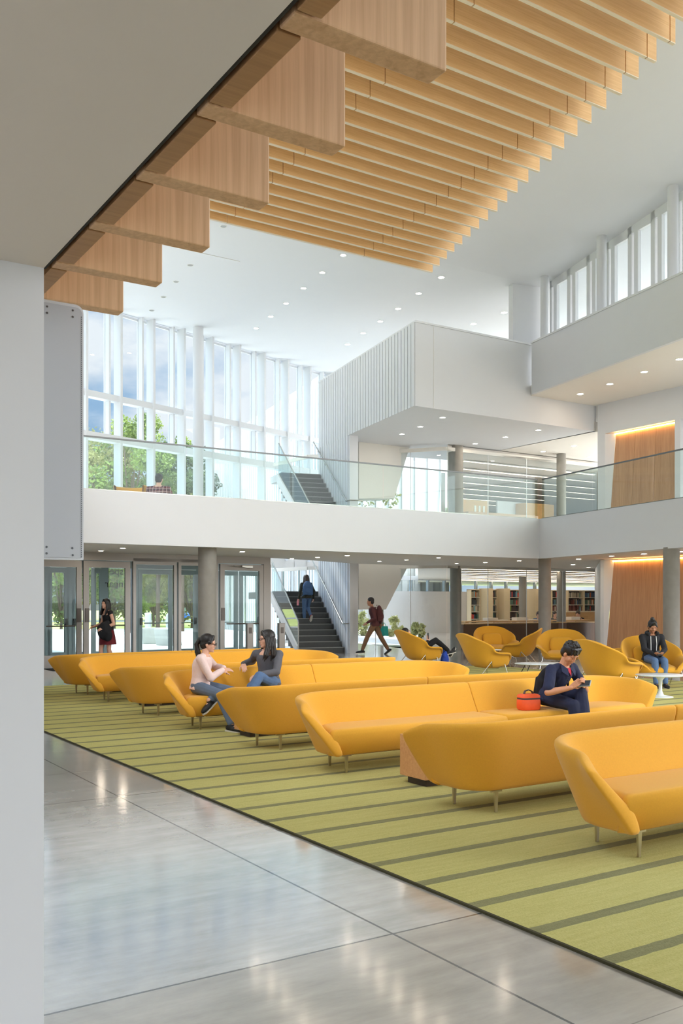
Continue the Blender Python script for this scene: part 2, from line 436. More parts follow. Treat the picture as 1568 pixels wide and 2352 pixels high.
# white metal panel hung behind the wall end
pr = empty('metal_panel', V((-1.05, 3.62, 1.76)))
def rect_on(u0, u1, v0, v1, d0): pass
pd = 3.55
pa = P(60, 1285, pd-.10); pb = P(193, 1287, pd+.03)
pz0, pz1 = H+(HY-1286)/F*3.55, H+(HY-700)/F*3.55
dirp = B; p1 = V((P(193, 0, 3.56).x, 3.56, 0)); p0 = p1 - B*.193
o = MB()
def rrect(p0, L, z0, z1, r, off, n=5):
    pts = []
    for (cxx, czz, a0) in ((L-r, z1-r, 0), (r, z1-r, PI/2), (r, z0+.004, PI), (L-.004, z0+.004, 1.5*PI)):
        rr = r if czz > (z0+z1)/2 else .004
        for k in range(n+1):
            a = a0+PI/2*k/n
            pts.append(p0 + B*(cxx+rr*math.cos(a)) + UP*(czz+rr*math.sin(a)) + A*off)
    return pts
L = .193
o.prism(rrect(p0, L-.006, pz0+.008, pz1-.012, .025, 0), A*.05)
for k in range(len(o.v)): o.v[k] -= V(pr.location)
o.build('face_sheet', M['metalpanel'], pr)
o = MB()
o.prism(rrect(p0, L, pz0, pz1, .03, .006), A*.04)
for k in range(len(o.v)): o.v[k] -= V(pr.location)
o.build('edge_band', M['metalwhite'], pr)
for (uu, vv) in ((108,704),(108,719),(167,713),(167,728),(107,1256),(166,1259),(107,1271),(167,1275)):
    o = MB(); c = P(uu, vv, 1); s_ = on(uu, p0, B); q = p0+B*s_; q.z = H+(HY-vv)/F*q.y
    o.tube([q-A*.001-V(pr.location), q-A*.0022-V(pr.location)], [.0042, .0035], 10); o.build('screw', M['screw'], pr)
o = MB()
for k in range(118):
    q = p1 - B*.0105 + UP*(pz0+.012+k*(pz1-pz0-.05)/118) - A*.0008 - V(pr.location)
    o.box(q, B*.0012, A*.0006, UP*.0022)
o.build('perforation', M['screw'], pr)
tag(pr, 'white metal panel with screw heads and a perforated edge, behind the white wall corner', 'panel')

# ---- fascias and slabs
o = MB(); o.wallbox(K-B*13.2, K, ZB, ZRT, .22, A); struct(o.build('wall_balcony_left', M['white']))
o = MB(); o.wallbox(K, K-CD*11.5, ZB, ZRT, .22, CN); struct(o.build('wall_balcony_right', M['white']))
# upper floor slab (its underside is the ground-floor ceiling)
o = MB()
e = .03
kk = K+A*.1+CN*.1
sl = [K-B*13.2+A*.1, kk, K-CD*11.5+CN*.1, K-CD*11.5+CN*10, lgo(1480, 27), lgo(960, 27), lg(985)+A*.6, RB0+B*.2+CD*.1, RB0-B*1.9-CD*1.2, dw(622)+A*.1-B*.1, dw(622)+A*3.0, dw(30)+A*3.0, dw(30)-A*1.5]
o.prism([p+UP*(ZB+e) for p in sl], (0,0,ZF2-ZB-e)); struct(o.build('ceiling_ground', M['soffit']))
# back strip of the upper floor towards the curtain wall
o = MB(); o.prism([p+UP*(ZF2-.2) for p in (dw(30)+A*2.9, dw(622)+A*2.9, ww(560), ww(560)+WN*.3, ww(120)+WN*.3, ww(120))], (0,0,.2)); struct(o.build('floor_upper', M['libfloor']))

# ---- glass guards on the fascias
def guard(name, p, q, label, ts=None, nsplit=5):
    root = empty(name, (p+q)/2 + UP*ZRT)
    L = (q-p).length; d = (q-p).normalized(); loc = V(root.location)
    for k in range(nsplit):
        a0 = p+d*(L*k/nsplit+.012); a1 = p+d*(L*(k+1)/nsplit-.012)
        o = MB(); o.wallbox(a0-V((loc.x,loc.y,0)), a1-V((loc.x,loc.y,0)), .0, 1.07, .014)
        o.build('glass_pane', M['glass_rail'], root)
    o = MB(); o.wallbox(p-V((loc.x,loc.y,0)), q-V((loc.x,loc.y,0)), 1.07, 1.10, .04); o.build('top_rail', M['railtop'], root)
    o = MB(); o.wallbox(p-V((loc.x,loc.y,0)), q-V((loc.x,loc.y,0)), .0, .025, .03); o.build('base_channel', M['steel'], root)
    tag(root, label, 'railing'); return root
guard('glass_railing', K-B*13+A*.06, K+A*.06, 'clear glass railing along the white balcony in front of the stairs')
guard('glass_railing', K-CD*.03+CN*.06, K-CD*11.4+CN*.06, 'clear glass railing along the balcony below the orange-lit oak wall')

# ---- round columns
def column(name, c, r, z0, z1, m, label):
    o = MB(); o.cyl(c, r, z0, z1, 40); ob = o.build(name, m); struct(ob)
    if label: tag(ob, label, 'column')
    return ob
def colat(u, d): return V(((u-CX)/F*d, d, 0))
column('column', colat(476, 21.15), .205, 0, ZB+.03, M['concrete_col'], 'round grey concrete column in front of the entrance doors')
column('column', colat(1250.5, 26.6), .175, 0, ZB+.03, M['concrete_col'], 'round concrete column under the balcony corner')
column('column', colat(1541.5, 21.3), .182, 0, ZB+.03, M['concrete_col'], 'round concrete column in front of the oak wall panels')
column('column', colat(1046, 31.9), .19, 0, ZB+.03, M['concrete_col'], 'round concrete column at the corner of the library glass')
column('column', colat(1288.5, 36.4), .175, 0, ZB+.03, M['concrete_col'], 'round concrete column just inside the library glass')
column('column', colat(1200, 43.5), .175, 0, ZB+.03, M['concrete_col'], 'pale concrete column among the bookcases')
column('column', colat(1046, 31.9), .25, ZF2, 6.9, M['concrete_col'], 'round concrete column on the upper floor beside the stair void')
column('column', colat(1288.5, 33.6), .165, ZF2, 6.9, M['concrete_col'], 'round concrete column upstairs behind the balcony corner')
column('column', colat(455, 33.0), .18, ZF2, ZC+.1, M['white'], 'tall white round column in front of the window wall')

# ---- high ceiling
fold = 20.88
def zc(a): return ZC + max(0, (fold-a))*.075
o = MB()
o.prism([ab(fold, -6, ZC), ab(fold, 30, ZC), ab(fold+12, 30, ZC), ww(800)+W*8+B*8+UP*ZC, ww(800)+W*4+UP*ZC, ww(120)+UP*ZC], (0,0,.3)); struct(o.build('ceiling_far', M['ceil']))
o = MB()
a2 = -10.0
o.add([ab(fold,-1.5,ZC), ab(fold,27,ZC), ab(a2,25,zc(a2)), ab(a2,.6,zc(a2)), ab(fold,-1.5,ZC+.3), ab(fold,27,ZC+.3), ab(a2,25,zc(a2)+.3), ab(a2,.6,zc(a2)+.3)], [(0,1,2,3),(7,6,5,4),(0,4,5,1),(1,5,6,2),(2,6,7,3),(3,7,4,0)])
struct(o.build('ceiling_high', M['ceil']))
o = MB(); q = P(796, 709, 1); qa = 23.9
o.wallbox(ab(qa, -4), ab(qa, 12), ZC-.012, ZC+.02, .02); struct(o.build('trim_2', M['lampring']))

o = MB(); o.wallbox(ab(-9, -6), ab(-9, 13), 0, 13.3, .3, A); struct(o.build('wall_back_unseen', M['white']))  # unseen wall, added to hold back light from behind, open at its right
# ---- oak baffles
ZBF = 9.03; BH = .42; BT = .045
for i in range(25):
    a0 = 16.83 - .41*i
    f = i/21.0
    bend = 13.26 + (10.56-13.26)*f
    bs1 = 11.4 + (10.45-11.4)*f
    bs2 = 8.15 + (7.72-8.15)*f
    root = empty('oak_baffle', ab(a0, 6, ZBF))
    segs = [(1.1 - .06*i*0, bs2-.009), (bs2+.009, bs1-.009), (bs1+.009, bend)]
    for (x0, x1) in segs:
        o = MB()
        o.prism([ab(a0-BT, x0, ZBF+.006), ab(a0, x0, ZBF+.006), ab(a0, x1, ZBF+.006), ab(a0-BT, x1, ZBF+.006)], (0,0,BH))
        for k in range(len(o.v)): o.v[k] -= V(root.location)
        o.build('board', [M['oak_b']], root)
        o = MB()
        o.prism([ab(a0-BT-.002, x0, ZBF), ab(a0+.002, x0, ZBF), ab(a0+.002, x1, ZBF), ab(a0-BT-.002, x1, ZBF)], (0,0,.012))
        for k in range(len(o.v)): o.v[k] -= V(root.location)
        o.build('edge_strip', [M['baffle_edge']], root)
    # hanger rods up to the ceiling
    for bb in (3.0, 6.0, 9.0):
        o = MB(); q = ab(a0-BT/2, bb, ZBF+BH) - V(root.location)
        o.tube([q, q+UP*(zc(a0)-ZBF-BH)], .008, 6); o.build('hanger_rod', M['steel'], root)
    tag(root, 'long oak ceiling baffle, %s counted from the window wall' % ORD[i], 'baffle', 'oak ceiling baffles')

# ---- the high white box with ribbed stair wall
t805 = on(805, RB0, CD); p805 = RB0 + CD*on(805, RB0, CD); p953 = BX0.copy()
ZX0, ZX1 = 6.88, 9.13
pend = RB0 + CD*2.85
o = MB(); o.wallbox(RB0, pend, 0, ZX1-.1, .32, B)
ob = o.build('wall_stair', M['white']); struct(ob)
o = MB()
corners = [p953, p953+B*7.0, p953+B*7.0+A*7, p953+CD*7.55+B*3.0, p953+CD*7.55]
o.prism([c+UP*ZX0 for c in corners], (0,0,ZX1-ZX0))
ob = o.build('wall_box', M['white']); struct(ob)
o = MB()
o.prism([c+UP*ZX1 for c in [p953-B*.02-A*.03, p953+B*4.7-A*.03, p953+B*4.7+A*.2, p953+B*.2+A*.2, p953+CD*7.55+B*.2, p953+CD*7.55-B*.02]], (0,0,.05)); struct(o.build('trim_3', M['mullion']))
# ribs on the stair side
def ribs(name, p, q, z0f, z1f, step, n, m, dep=.035, wd=.05):
    L = (q-p).length; d = (q-p).normalized(); o = MB(); k = int(L/step)
    for i in range(k):
        c = p + d*(step*(i+.5)) + n*(dep/2)
        o.box(c+UP*((z0f(i/k)+z1f(i/k))/2), d*(wd/2), n*(dep/2), UP*((z1f(i/k)-z0f(i/k))/2))
    ob = o.build(name, m); struct(ob); return ob
ribs('trim_4', p953, p953+CD*7.55, lambda f: ZX0, lambda f: ZX1, .21, -B, M['white'], .03, .17)
ribs('trim_5', RB0+CD*.1, pend, lambda f: 0.0, lambda f: ZX0+.02, .21, -B, M['white'], .03, .17)
o = MB(); o.wallbox(p953+B*.62-A*.004, p953+B*.635-A*.004, ZX0+.02, ZX1, .006, -A); struct(o.build('trim_6', M['lampring']))
# right upper fascia, its soffit and the wood walls
o = MB(); o.wallbox(UR0, UR0-CD*12, 7.66, 9.13, .25, CN); struct(o.build('wall_upper_right', M['white']))
o = MB(); o.wallbox(UR0-CN*.03, UR0-CD*12-CN*.03, 9.13, 9.18, .3, CN); struct(o.build('trim_7', M['mullion']))
o = MB(); o.prism([c+UP*7.66 for c in (UR0+CN*.1, UR0-CD*12+CN*.1, UR0-CD*12+CN*12, UR0+CN*9+CD*3, UR0+CN*.1+CD*3)], (0,0,.3)); struct(o.build('ceiling_upper', M['soffit']))
# floor of the third level behind the box
o = MB(); o.prism([c+UP*(ZX0) for c in (p953+B*6.9, p953+B*7+A*6.9, p953+B*14+A*6.9, p953+B*14)], (0,0,.3)); struct(o.build('ceiling_box', M['soffit']))
# clerestory: white frame, panes, round columns
CL0 = UR0 + CN*1.0
def cl(u): return CL0 - CD*(-on(u, CL0, CD))
def clp(u): return CL0 + CD*on(u, CL0, CD)
cu = [1262, 1304, 1349, 1392, 1444, 1497, 1553, 1612, 1675, 1745, 1820]
for i in range(len(cu)-1):
    p, q = clp(cu[i]), clp(cu[i+1]); d = (q-p).normalized(); L = (q-p).length
    if d.dot(CD) > 0: pass
    zt = min(zc((p+q).dot(A)/2)+.05, 12.2); z0 = 9.13
    root = empty('window_%d' % (i+1), (p+q)/2+UP*z0); loc = V((root.location.x, root.location.y, 0))
    o = MB()
    n = CN
    o.wallbox(p-loc, p+d*.10-loc, 0, zt-z0, .16, n); o.wallbox(q-d*.05-loc, q-loc, 0, zt-z0, .16, n)
    o.wallbox(p-loc, q-loc, 0, .12, .16, n); o.wallbox(p-loc, q-loc, zt-z0-.28, zt-z0, .16, n)
    o.wallbox(p+d*.2-loc, p+d*.36-loc, .12, zt-z0-.28, .10, n)
    o.build('frame', M['mullion'], root)
    o = MB(); o.wallbox(p+d*.34+n*.07-loc, q-d*.04+n*.07-loc, .1, zt-z0-.2, .01, n); o.build('pane', M['glass_win'], root)
    struct(root)
for u in (1250, 1381, 1545):
    q = UR0+CN*.62; q = q + CD*on(u, q, CD)
    column('column', q, .13 if u > 1300 else .12, 9.16, zc(q.dot(A))+.08, M['white'], None)
o = MB(); q = clp(1243); o.wallbox(q, q-CN*1.0, 9.13, ZC, .25, CD); struct(o.build('wall_end', M['white']))
# lower oak wall with cove
def oakwall(p0, q_dir, u0, u1, z0, z1, uj, tag_txt, uleft_top, uleft_bot, rec, nm):
    pa_ = p0 + q_dir*on(u0, p0, q_dir); pb_ = p0 + q_dir*on(u1, p0, q_dir)
    n = V((q_dir.y, -q_dir.x, 0))
    if n.y < 0: n = -n
    L = (pb_-pa_).length; d = (pb_-pa_).normalized()
    root = empty(nm, (pa_+pb_)/2+UP*z0); loc = V((root.location.x, root.location.y, z0))
    # leaning boards
    pts = [pa_+d*uleft_bot+n*.02, pb_+n*.02, pb_+n*rec+UP*(z1-z0), pa_+d*uleft_top+n*rec+UP*(z1-z0)]
    nb = 3
    for k in range(nb):
        f0, f1 = k/nb, (k+1)/nb
        def lp(a, b_, f): return a*(1-f)+b_*f
        g_ = .004/L
        P0 = lp(pts[0], pts[1], f0+g_); P1 = lp(pts[0], pts[1], f1-g_); P2 = lp(pts[3], pts[2], f1-g_); P3 = lp(pts[3], pts[2], f0+g_)
        off = V((loc.x, loc.y, 0))
        o = MB(); o.prism([x-off for x in (P0,P1,P2,P3)], n*.04); o.build('board', M['oak_wall'], root)
    off = V((loc.x, loc.y, 0))
    # white splayed jamb
    o = MB(); o.prism([x-off for x in (pa_, pa_+d*uleft_bot+n*.02, pa_+d*uleft_top+n*rec+UP*(z1-z0), pa_+UP*(z1-z0))], -d*.01+n*.004)
    o.build('jamb', M['white'], root)
    o = MB(); o.wallbox(pa_+d*uleft_top+n*(rec-.06)-off, pb_+n*(rec-.06)-off, z1-z0-.05, z1-z0-.02, .03, n); o.build('cove_light', M['cove'], root)
    struct(root); root['label'] = tag_txt; return pa_, pb_, n, d
WD0 = V((7.48, 27.0, 0))
pa_, pb_, nn_, dd_ = oakwall(WD0, -A, 1386, 1760, 0, ZB, [], 'leaning oak wall panels lit by a warm cove', .27, .05, .12, 'wall_oak')
la = bpy.data.lights.new('cove', 'AREA'); la.shape = 'RECTANGLE'; la.size = (pb_-pa_).length*.9; la.size_y = .06; la.energy = 30; la.color = (1, .62, .28)
lo = bpy.data.objects.new('cove_lamp', la); COL.objects.link(lo); lo.location = (pa_+pb_)/2+nn_*.42+UP*(ZB-.06); lo.rotation_euler = (0.35, 0, math.atan2(dd_.y, dd_.x))
o = MB(); o.wallbox(lg(1371), WD0+(-A)*on(1386, WD0, -A), 0, ZB+.02, .12, A); struct(o.build('wall_pier', M['white']))
o = MB(); o.wallbox(pa_+nn_*.65, pb_+nn_*.65, 0, ZB, .2, nn_); struct(o.build('wall_behind_oak', M['white']))
WU0 = V((7.86, 29.0, 0))
zt = 6.72
pa_, pb_, nn_, dd_ = oakwall(WU0, -A, 1389, 1549, ZF2, zt, [], 'upper leaning oak wall panels lit by a warm cove', .30, .10, .14, 'wall_oak_upper')
la = bpy.data.lights.new('cove', 'AREA'); la.shape = 'RECTANGLE'; la.size = (pb_-pa_).length*.9; la.size_y = .06; la.energy = 45; la.color = (1, .62, .28)
lo = bpy.data.objects.new('cove_lamp', la); COL.objects.link(lo); lo.location = (pa_+pb_)/2+nn_*.46+UP*(zt-.06); lo.rotation_euler = (0.35, 0, math.atan2(dd_.y, dd_.x))
o = MB(); a_, b_ = WU0+(-A)*on(1372, WU0, -A), WU0+(-A)*on(1389, WU0, -A)
o.wallbox(a_, b_, ZF2, 7.7, .6, nn_)
o.wallbox(b_, WU0+(-A)*on(1549, WU0, -A), zt+.02, 7.7, .6, nn_)
o.wallbox(WU0+(-A)*on(1549, WU0, -A), WU0+(-A)*on(1562, WU0, -A), ZF2, 7.7, .6, nn_)
o.wallbox(WU0+(-A)*on(1562, WU0, -A), WU0+(-A)*on(1760, WU0, -A), zt+.02, 7.7, .6, nn_)
o.wallbox(a_+nn_*.7, WU0+(-A)*on(1780, WU0, -A)+nn_*.7, ZF2, 7.7, .2, nn_)
struct(o.build('wall_upper_oak_frame', M['white']))

# ---- recessed downlights
def downlight(u, v, z, r, lab, on_=True, a=None):
    r = r*.85
    p = G2(u, v, z) if a is None else a
    root = empty('downlight', p)
    o = MB(); o.lathe((0,0,0), [(r*1.25, .004), (r*1.25, -.006), (r, -.006), (r, .004)], 20, 0, False); ring = o.build('trim_ring', M['lampring'], root)
    o = MB(); o.lathe((0,0,0), [(r*1.0, -.003), (r*1.0, .002)], 20); o.build('lens', M['lamp'] if on_ else M['lampoff'], root)
    tag(root, lab, 'downlight')
def G2(u, v, z):
    d = (H-z)*F/(v-HY); return V(((u-CX)/F*d, d, z))
def row(lst, z, r, fmt, on_=True, grp=None):
    lst = sorted(lst)
    for i, (u, v) in enumerate(lst):
        downlight(u, v, z-.002, r, fmt % ORD[i], on_)
# underside of the balcony
row([(232,1265),(282,1259),(556,1267),(670,1283),(729,1280),(797,1276),(871,1289),(933,1286),(1007,1281),(1048,1294)], ZB+.03, .075, 'small recessed downlight under the white balcony, %s along from the doors')
row([(1114,1292),(1192,1288),(1328,1284),(1351,1303),(1404,1277),(1478,1272),(1563,1267),(1315,1297)], ZB+.03, .085, 'small recessed downlight above the lounge chairs, %s from the library glass')
row([(1332,905),(1400,882),(1479,854),(1560,825)], 7.66, .1, 'recessed downlight under the upper white balcony, %s from the stair box')
row([(923,997),(965,980),(1016,959)], ZX0, .09, 'downlight under the white stair box, %s of the row beside the ribbed wall')
row([(1091,1019),(1160,1004),(1236,988)], ZX0, .09, 'downlight under the white stair box, %s of its middle row')
row([(1247,1037),(1317,1024),(1353,1050)], ZX0, .09, 'downlight under the white stair box, %s of the row nearest the oak wall'.replace('nearest', 'beside'))
row([(1013,637),(961,674),(914,709),(873,738),(834,765),(798,791)], ZC, .1, 'lit downlight in the high white ceiling beyond the baffles, %s from the window wall')
row([(1157,718),(1087,744)], ZC, .11, 'lit downlight in the shaded ceiling over the white stair box, %s of two')
row([(788,586),(740,626),(697,662),(657,697),(622,727),(588,754)], ZC, .09, 'faint downlight in the high white ceiling, %s of the middle row')
row([(513,520),(474,568),(437,609),(404,647),(375,682),(348,713)], ZC, .09, 'unlit dark downlight in the high white ceiling, %s of the row by the fins', False)

# ---- stairs: two flights, guards and handrails
def flight(name, p0, z0, n, r, g, width, label):
    """p0: foot at the right edge; climbs along CD"""
    root = empty(name, p0+UP*z0); S = CD.copy(); SN = V((-S.y, S.x, 0))   # SN points to the left side
    for i in range(n):
        o = MB(); q = S*(g*i)
        zb = max(-.0, r*(i)-.35) if i > 2 else 0
        o.prism([q+UP*zb, q+S*(g+.02)+UP*zb, q+S*(g+.02)+SN*width+UP*zb, q+SN*width+UP*zb], UP*(r*(i+1)-zb))
        o.add([q-S*.004+UP*(r*(i+1)-.022), q-S*.004+UP*(r*(i+1)+.001), q-S*.004+SN*width+UP*(r*(i+1)+.001), q-S*.004+SN*width+UP*(r*(i+1)-.022)], [(0,3,2,1)], 1)
        o.build('step', [M['stair'], M['stair_nose']], root)
    tag(root, label, 'stairs'); root['kind'] = 'structure'
    return root, S, SN
STN = V((-CD.y, CD.x, 0)); GO = .24
ft0 = RB0 + CD*.33 + STN*.06
RISE = .18
f1, S_, SN_ = flight('stairs', ft0, 0, 11, RISE, GO, 1.55, 'dark stone stairs climbing from the ground floor beside the ribbed wall')
ltop = ft0 + S_*(GO*11)
o = MB(); o.prism([ltop+UP*(RISE*11-.25), ltop+S_*3.0+UP*(RISE*11-.25), ltop+S_*3.0+SN_*1.55+UP*(RISE*11-.25), ltop+SN_*1.55+UP*(RISE*11-.25)], UP*.24); struct(o.build('floor_landing', M['stair']))
ft2 = RB0 - CD*.80 + STN*.06
f2, _, _ = flight('stairs', ft2, ZF2, 15, .18, .235, 1.40, 'dark stone stairs on the upper floor seen through the glass railing')
l2 = ft2+S_*(.235*15)
o = MB(); o.prism([l2+UP*(ZF2+.18*15-.25), l2+S_*1.0+UP*(ZF2+.18*15-.25), l2+S_*1.0+SN_*1.4+UP*(ZF2+.18*15-.25), l2+SN_*1.4+UP*(ZF2+.18*15-.25)], UP*.24); struct(o.build('floor_landing_upper', M['white']))
def stairguard(p, z0, n, r, g, off, label, hgt=1.0, wht=False):
    root = empty('stair_guard', p+SN_*off+UP*z0)
    a_ = V((0,0,0))-S_*.1; b_ = S_*(g*n); 
    o = MB(); o.prism([a_+UP*.0, b_+UP*(r*n-.05), b_+UP*(r*n+hgt), a_+UP*(hgt)], SN_*.014); o.build('glass_pane', M['glass_rail'], root)
    o = MB(); o.prism([a_-UP*.02, b_+UP*(r*n-.35), b_+UP*(r*n-.02), a_+UP*.24], SN_*.06); o.build('stringer', M['white'], root)
    o = MB(); o.tube([a_+UP*hgt, b_+UP*(r*n+hgt)], .022, 10); o.build('top_rail', M['steel'], root)
    o = MB(); o.tube([a_, a_+UP*hgt], .02, 8); o.build('post', M['steel'], root)
    tag(root, label, 'railing')
stairguard(ft0, 0, 11, RISE, GO, 1.57, 'glass stair guard with white stringer beside the entrance doors')
stairguard(ft2, ZF2, 15, .18, .235, 1.42, 'glass stair guard with white stringer on the upper flight')
def handrail(pts, brk, label):
    root = empty('handrail', pts[0]); l0 = V(pts[0])
    o = MB(); o.tube([p-l0 for p in pts], .021, 10); o.build('rail', M['steel'], root)
    for q in brk:
        o = MB(); o.tube([q-l0, q-l0-UP*.06, q-l0-UP*.07+B*.085], .012, 8); o.build('bracket', M['pull'], root)
    tag(root, label, 'handrail')
h0 = ft0 + SN_*.06 + UP*.93; h1 = h0 + S_*(GO*13)+UP*(RISE*13)
handrail([h0 - S_*.3 + B*.5, h0 - S_*.3, h0, h1], [h0+(h1-h0)*f for f in (.1,.35,.6,.85)], 'steel handrail on the ribbed wall beside the lower stairs')
h0 = ft2 + SN_*.06 + UP*(ZF2+.93) + S_*(.235*3.4)+UP*(.18*3.4); h1 = h0 + S_*(.235*13)+UP*(.18*13)
handrail([h0 - S_*.3 + B*.5, h0 - S_*.3, h0, h1], [h0+(h1-h0)*f for f in (.12,.38,.62,.85)], 'steel handrail on the ribbed wall beside the upper stairs')
# sloping white soffits of the next stair, on both floors
sp = RB0+A*.9+B*.25
def slope(name, px, vs):
    pts = []
    for (u, v) in px:
        s_ = on(u, sp, B); q = sp+B*s_; q.z = H+(HY-v)/F*q.y; pts.append(q)
    o = MB(); o.prism(pts, A*.9); struct(o.build(name, M['soffit']))
slope('wall_slope_lower', [(824,1290),(940,1294),(886,1400),(824,1400)], 0)
slope('wall_slope_upper', [(824,998),(944,1014),(905,1145),(824,1145)], 0)

# ---- window wall of the upper hall
wu = [208]
tops = [-72, 20, 105, 187, 266, 341, 411, 476, 538, 595, 649, 700, 749]
for i in range(len(tops)-1):
    p, q = ww(tops[i]), ww(tops[i+1]); d = W; L = (q-p).length
    root = empty('window_%d' % (20+i), (p+q)/2+UP*(ZF2-.0)); loc = V((root.location.x, root.location.y, 0)); zz = ZF2
    n = WN
    inn = -WN                                   # towards the room
    zt1, zt2 = 8.26-zz, 6.94-zz
    o = MB()
    # main fin at the end of the bay (at q side), deep towards the room
    o.wallbox(q-d*.09-loc, q-loc, 0, ZC-zz, .36, inn)
    o.build('main_fin', M['mullion'], root)
    o = MB(); o.wallbox(p+d*(L*.68)-loc, p+d*(L*.68+.07)-loc, zt2, ZC-zz, .20, inn); o.build('slim_fin', M['mullion'], root)
    o = MB()
    o.wallbox(p-loc, q-loc, zt1-.10, zt1+.10, .30, inn); o.wallbox(p-loc, q-loc, zt2-.13, zt2+.10, .34, inn); o.wallbox(p-loc, q-loc, -.3, .1, .2, inn)
    o.build('transom', M['mullion'], root)
    o = MB()
    o.wallbox(p+n*.02-loc, p+d*.05+n*.02-loc, 0, ZC-zz, .06, n); o.wallbox(p+n*.02-loc, q+n*.02-loc, ZC-zz-.1, ZC-zz, .06, n)
    o.wallbox(p+d*(L*.68)+n*.02-loc, p+d*(L*.68+.07)+n*.02-loc, zt2, ZC-zz, .06, n)
    o.build('frame', M['mullion'], root)
    o = MB(); o.wallbox(p+n*.05-loc, q+n*.05-loc, 0, ZC-zz, .012, n); o.build('pane', M['glass_win'], root)
    struct(root)
# the same wall down to the ground beside the stairs
for i, (u0, u1) in enumerate(((612,640),(640,668),(668,696),(696,724),(724,748))):
    p, q = ww(u0), ww(u1); root = empty('window_%d' % (40+i), (p+q)/2); loc = V((root.location.x, root.location.y, 0))
    o = MB(); o.wallbox(q-W*.08-loc, q-loc, 0, ZF2, .2, -WN); o.wallbox(p-loc, q-loc, 0, .15, .1, -WN); o.build('frame', M['mullion'], root)
    o = MB(); o.wallbox(p+WN*.05-loc, q+WN*.05-loc, .1, ZF2, .012, WN); o.build('pane', M['glass_win'], root)
    struct(root)

# ---- entrance: inner screen of doors, outer doors
def leaf(root, p, q, z0, z1, fw, m, off=V((0,0,0)), glassm='glass', t=.07, head=None, bot=None):
    loc = V((root.location.x, root.location.y, 0)); d = (q-p).normalized()
    o = MB(); hd = head or fw; bt = bot or fw
    o.wallbox(p-loc, p+d*fw-loc, z0, z1, t, A); o.wallbox(q-d*fw-loc, q-loc, z0, z1, t, A)
    o.wallbox(p+d*fw-loc, q-d*fw-loc, z1-hd, z1, t, A); o.wallbox(p+d*fw-loc, q-d*fw-loc, z0, z0+bt, t, A)
    o.build('frame', m, root)
    o = MB(); o.wallbox(p+d*fw+A*.03-loc, q-d*fw+A*.03-loc, z0+bt, z1-hd, .01, A); o.build('pane', M[glassm], root)
ZD = 2.62
dn = 1
for (u0, u1, kind, pull) in ((88,189,'d',181),(191,300,'d',200),(305,407,'w',0),(409,502,'w',0),(505,606,'d',512)):
    p, q = dw(u0), dw(u1)
    nm = ('door_%d' if kind == 'd' else 'window_%d') % (dn if kind == 'd' else 60+dn); dn += 1
    root = empty(nm, (p+q)/2)
    leaf(root, p+B*.01, q-B*.01, .01, ZD if kind == 'd' else ZD+.1, .13 if kind == 'd' else .08, M['doorframe'], bot=.30 if kind == 'd' else .12, head=.16)
    if pull:
        c = dw(pull); o = MB(); loc = V((root.location.x, root.location.y, 0))
        o.box(c-loc-A*.012+UP*1.28, B*.05, A*.008, UP*.17); o.build('pull_plate', M['pull'], root)
        o = MB(); a_ = p+B*.18-A*.03-loc; b_ = q-B*.18-A*.03-loc
        o.tube([a_+UP*1.02, b_+UP*1.02], .018, 8); o.build('push_bar', M['pull'], root)
    if u0 == 505:
        o = MB(); loc = V((root.location.x, root.location.y, 0)); c = dw(565)-A*.05
        o.box(c-loc+UP*(ZD-.06), B*.16, A*.04, UP*.03); o.tube([c-loc+B*.1+UP*(ZD-.1), c-loc-B*.45-A*.1+UP*(ZD-.05)], .012, 6); o.build('door_closer', M['steel'], root)
    struct(root)
o = MB()
o.wallbox(dw(70), dw(621), ZD+.02, ZB+.03, .12, A); o.wallbox(dw(606), dw(622), 0, ZD+.02, .16, A)
struct(o.build('trim_10', M['doorframe']))
# dark metal card post by the door and mat
o = MB(); c = dw(617)-A*.7; o.box(c+UP*.52, B*.09, A*.06, UP*.52); ob = o.build('access_post', M['doorframe'], bevel=.006); tag(ob, 'short grey metal access post by the stair side of the entrance', 'post')
o = MB(); c = c-A*.061; o.box(c+UP*.85-ob.location, B*.045, A*.004, UP*.08); o.build('reader_plate', M['pull'], ob)
c2 = dw(553)-A*.5
o = MB(); o.box(c2+UP*.52, B*.09, A*.06, UP*.52); ob = o.build('access_post', M['doorframe'], bevel=.006); tag(ob, 'short grey metal access post standing before the door beside the column', 'post')
o = MB(); c2 = c2-A*.061; o.box(c2+UP*.85-ob.location, B*.045, A*.004, UP*.08); o.build('reader_plate', M['pull'], ob)
o = MB(); o.prism([dw(98)-A*.08, dw(160)-A*.08, dw(160)-A*1.3, dw(98)-A*.9], UP*.01); ob = o.build('entrance_mat', M['mat']); tag(ob, 'dark grey entrance mat at the foot of the doors by the white wall', 'mat')
# outer doors, blue-grey
OD0 = DW0 + A*2.9
def od(u): return OD0 + B*on(u, OD0, B)
for i, (u0, u1) in enumerate(((60,106),(108,160),(162,206),(209,240),(316,398),(400,455),(500,548),(549,600))):
    p, q = od(u0), od(u1); root = empty('door_%d' % (10+i), (p+q)/2)
    leaf(root, p+B*.02, q-B*.02, .01, 2.55, .12, M['outerframe'], glassm='glass_blue', bot=.22, head=.14)
    c = q-B*.1 if i % 2 else p+B*.1; loc = V((root.location.x, root.location.y, 0))
    o = MB(); o.box(c-loc-A*.03+UP*1.05, B*.03, A*.03, UP*.10); o.build('handle', M['black'], root)
    o = MB(); o.tube([p+B*.18-A*.03-loc+UP*1.0, q-B*.18-A*.03-loc+UP*1.0], .016, 8); o.build('push_bar', M['outerframe'], root)
    struct(root)
o = MB(); o.wallbox(od(40), od(612), 2.56, ZB+.03, .15, A)
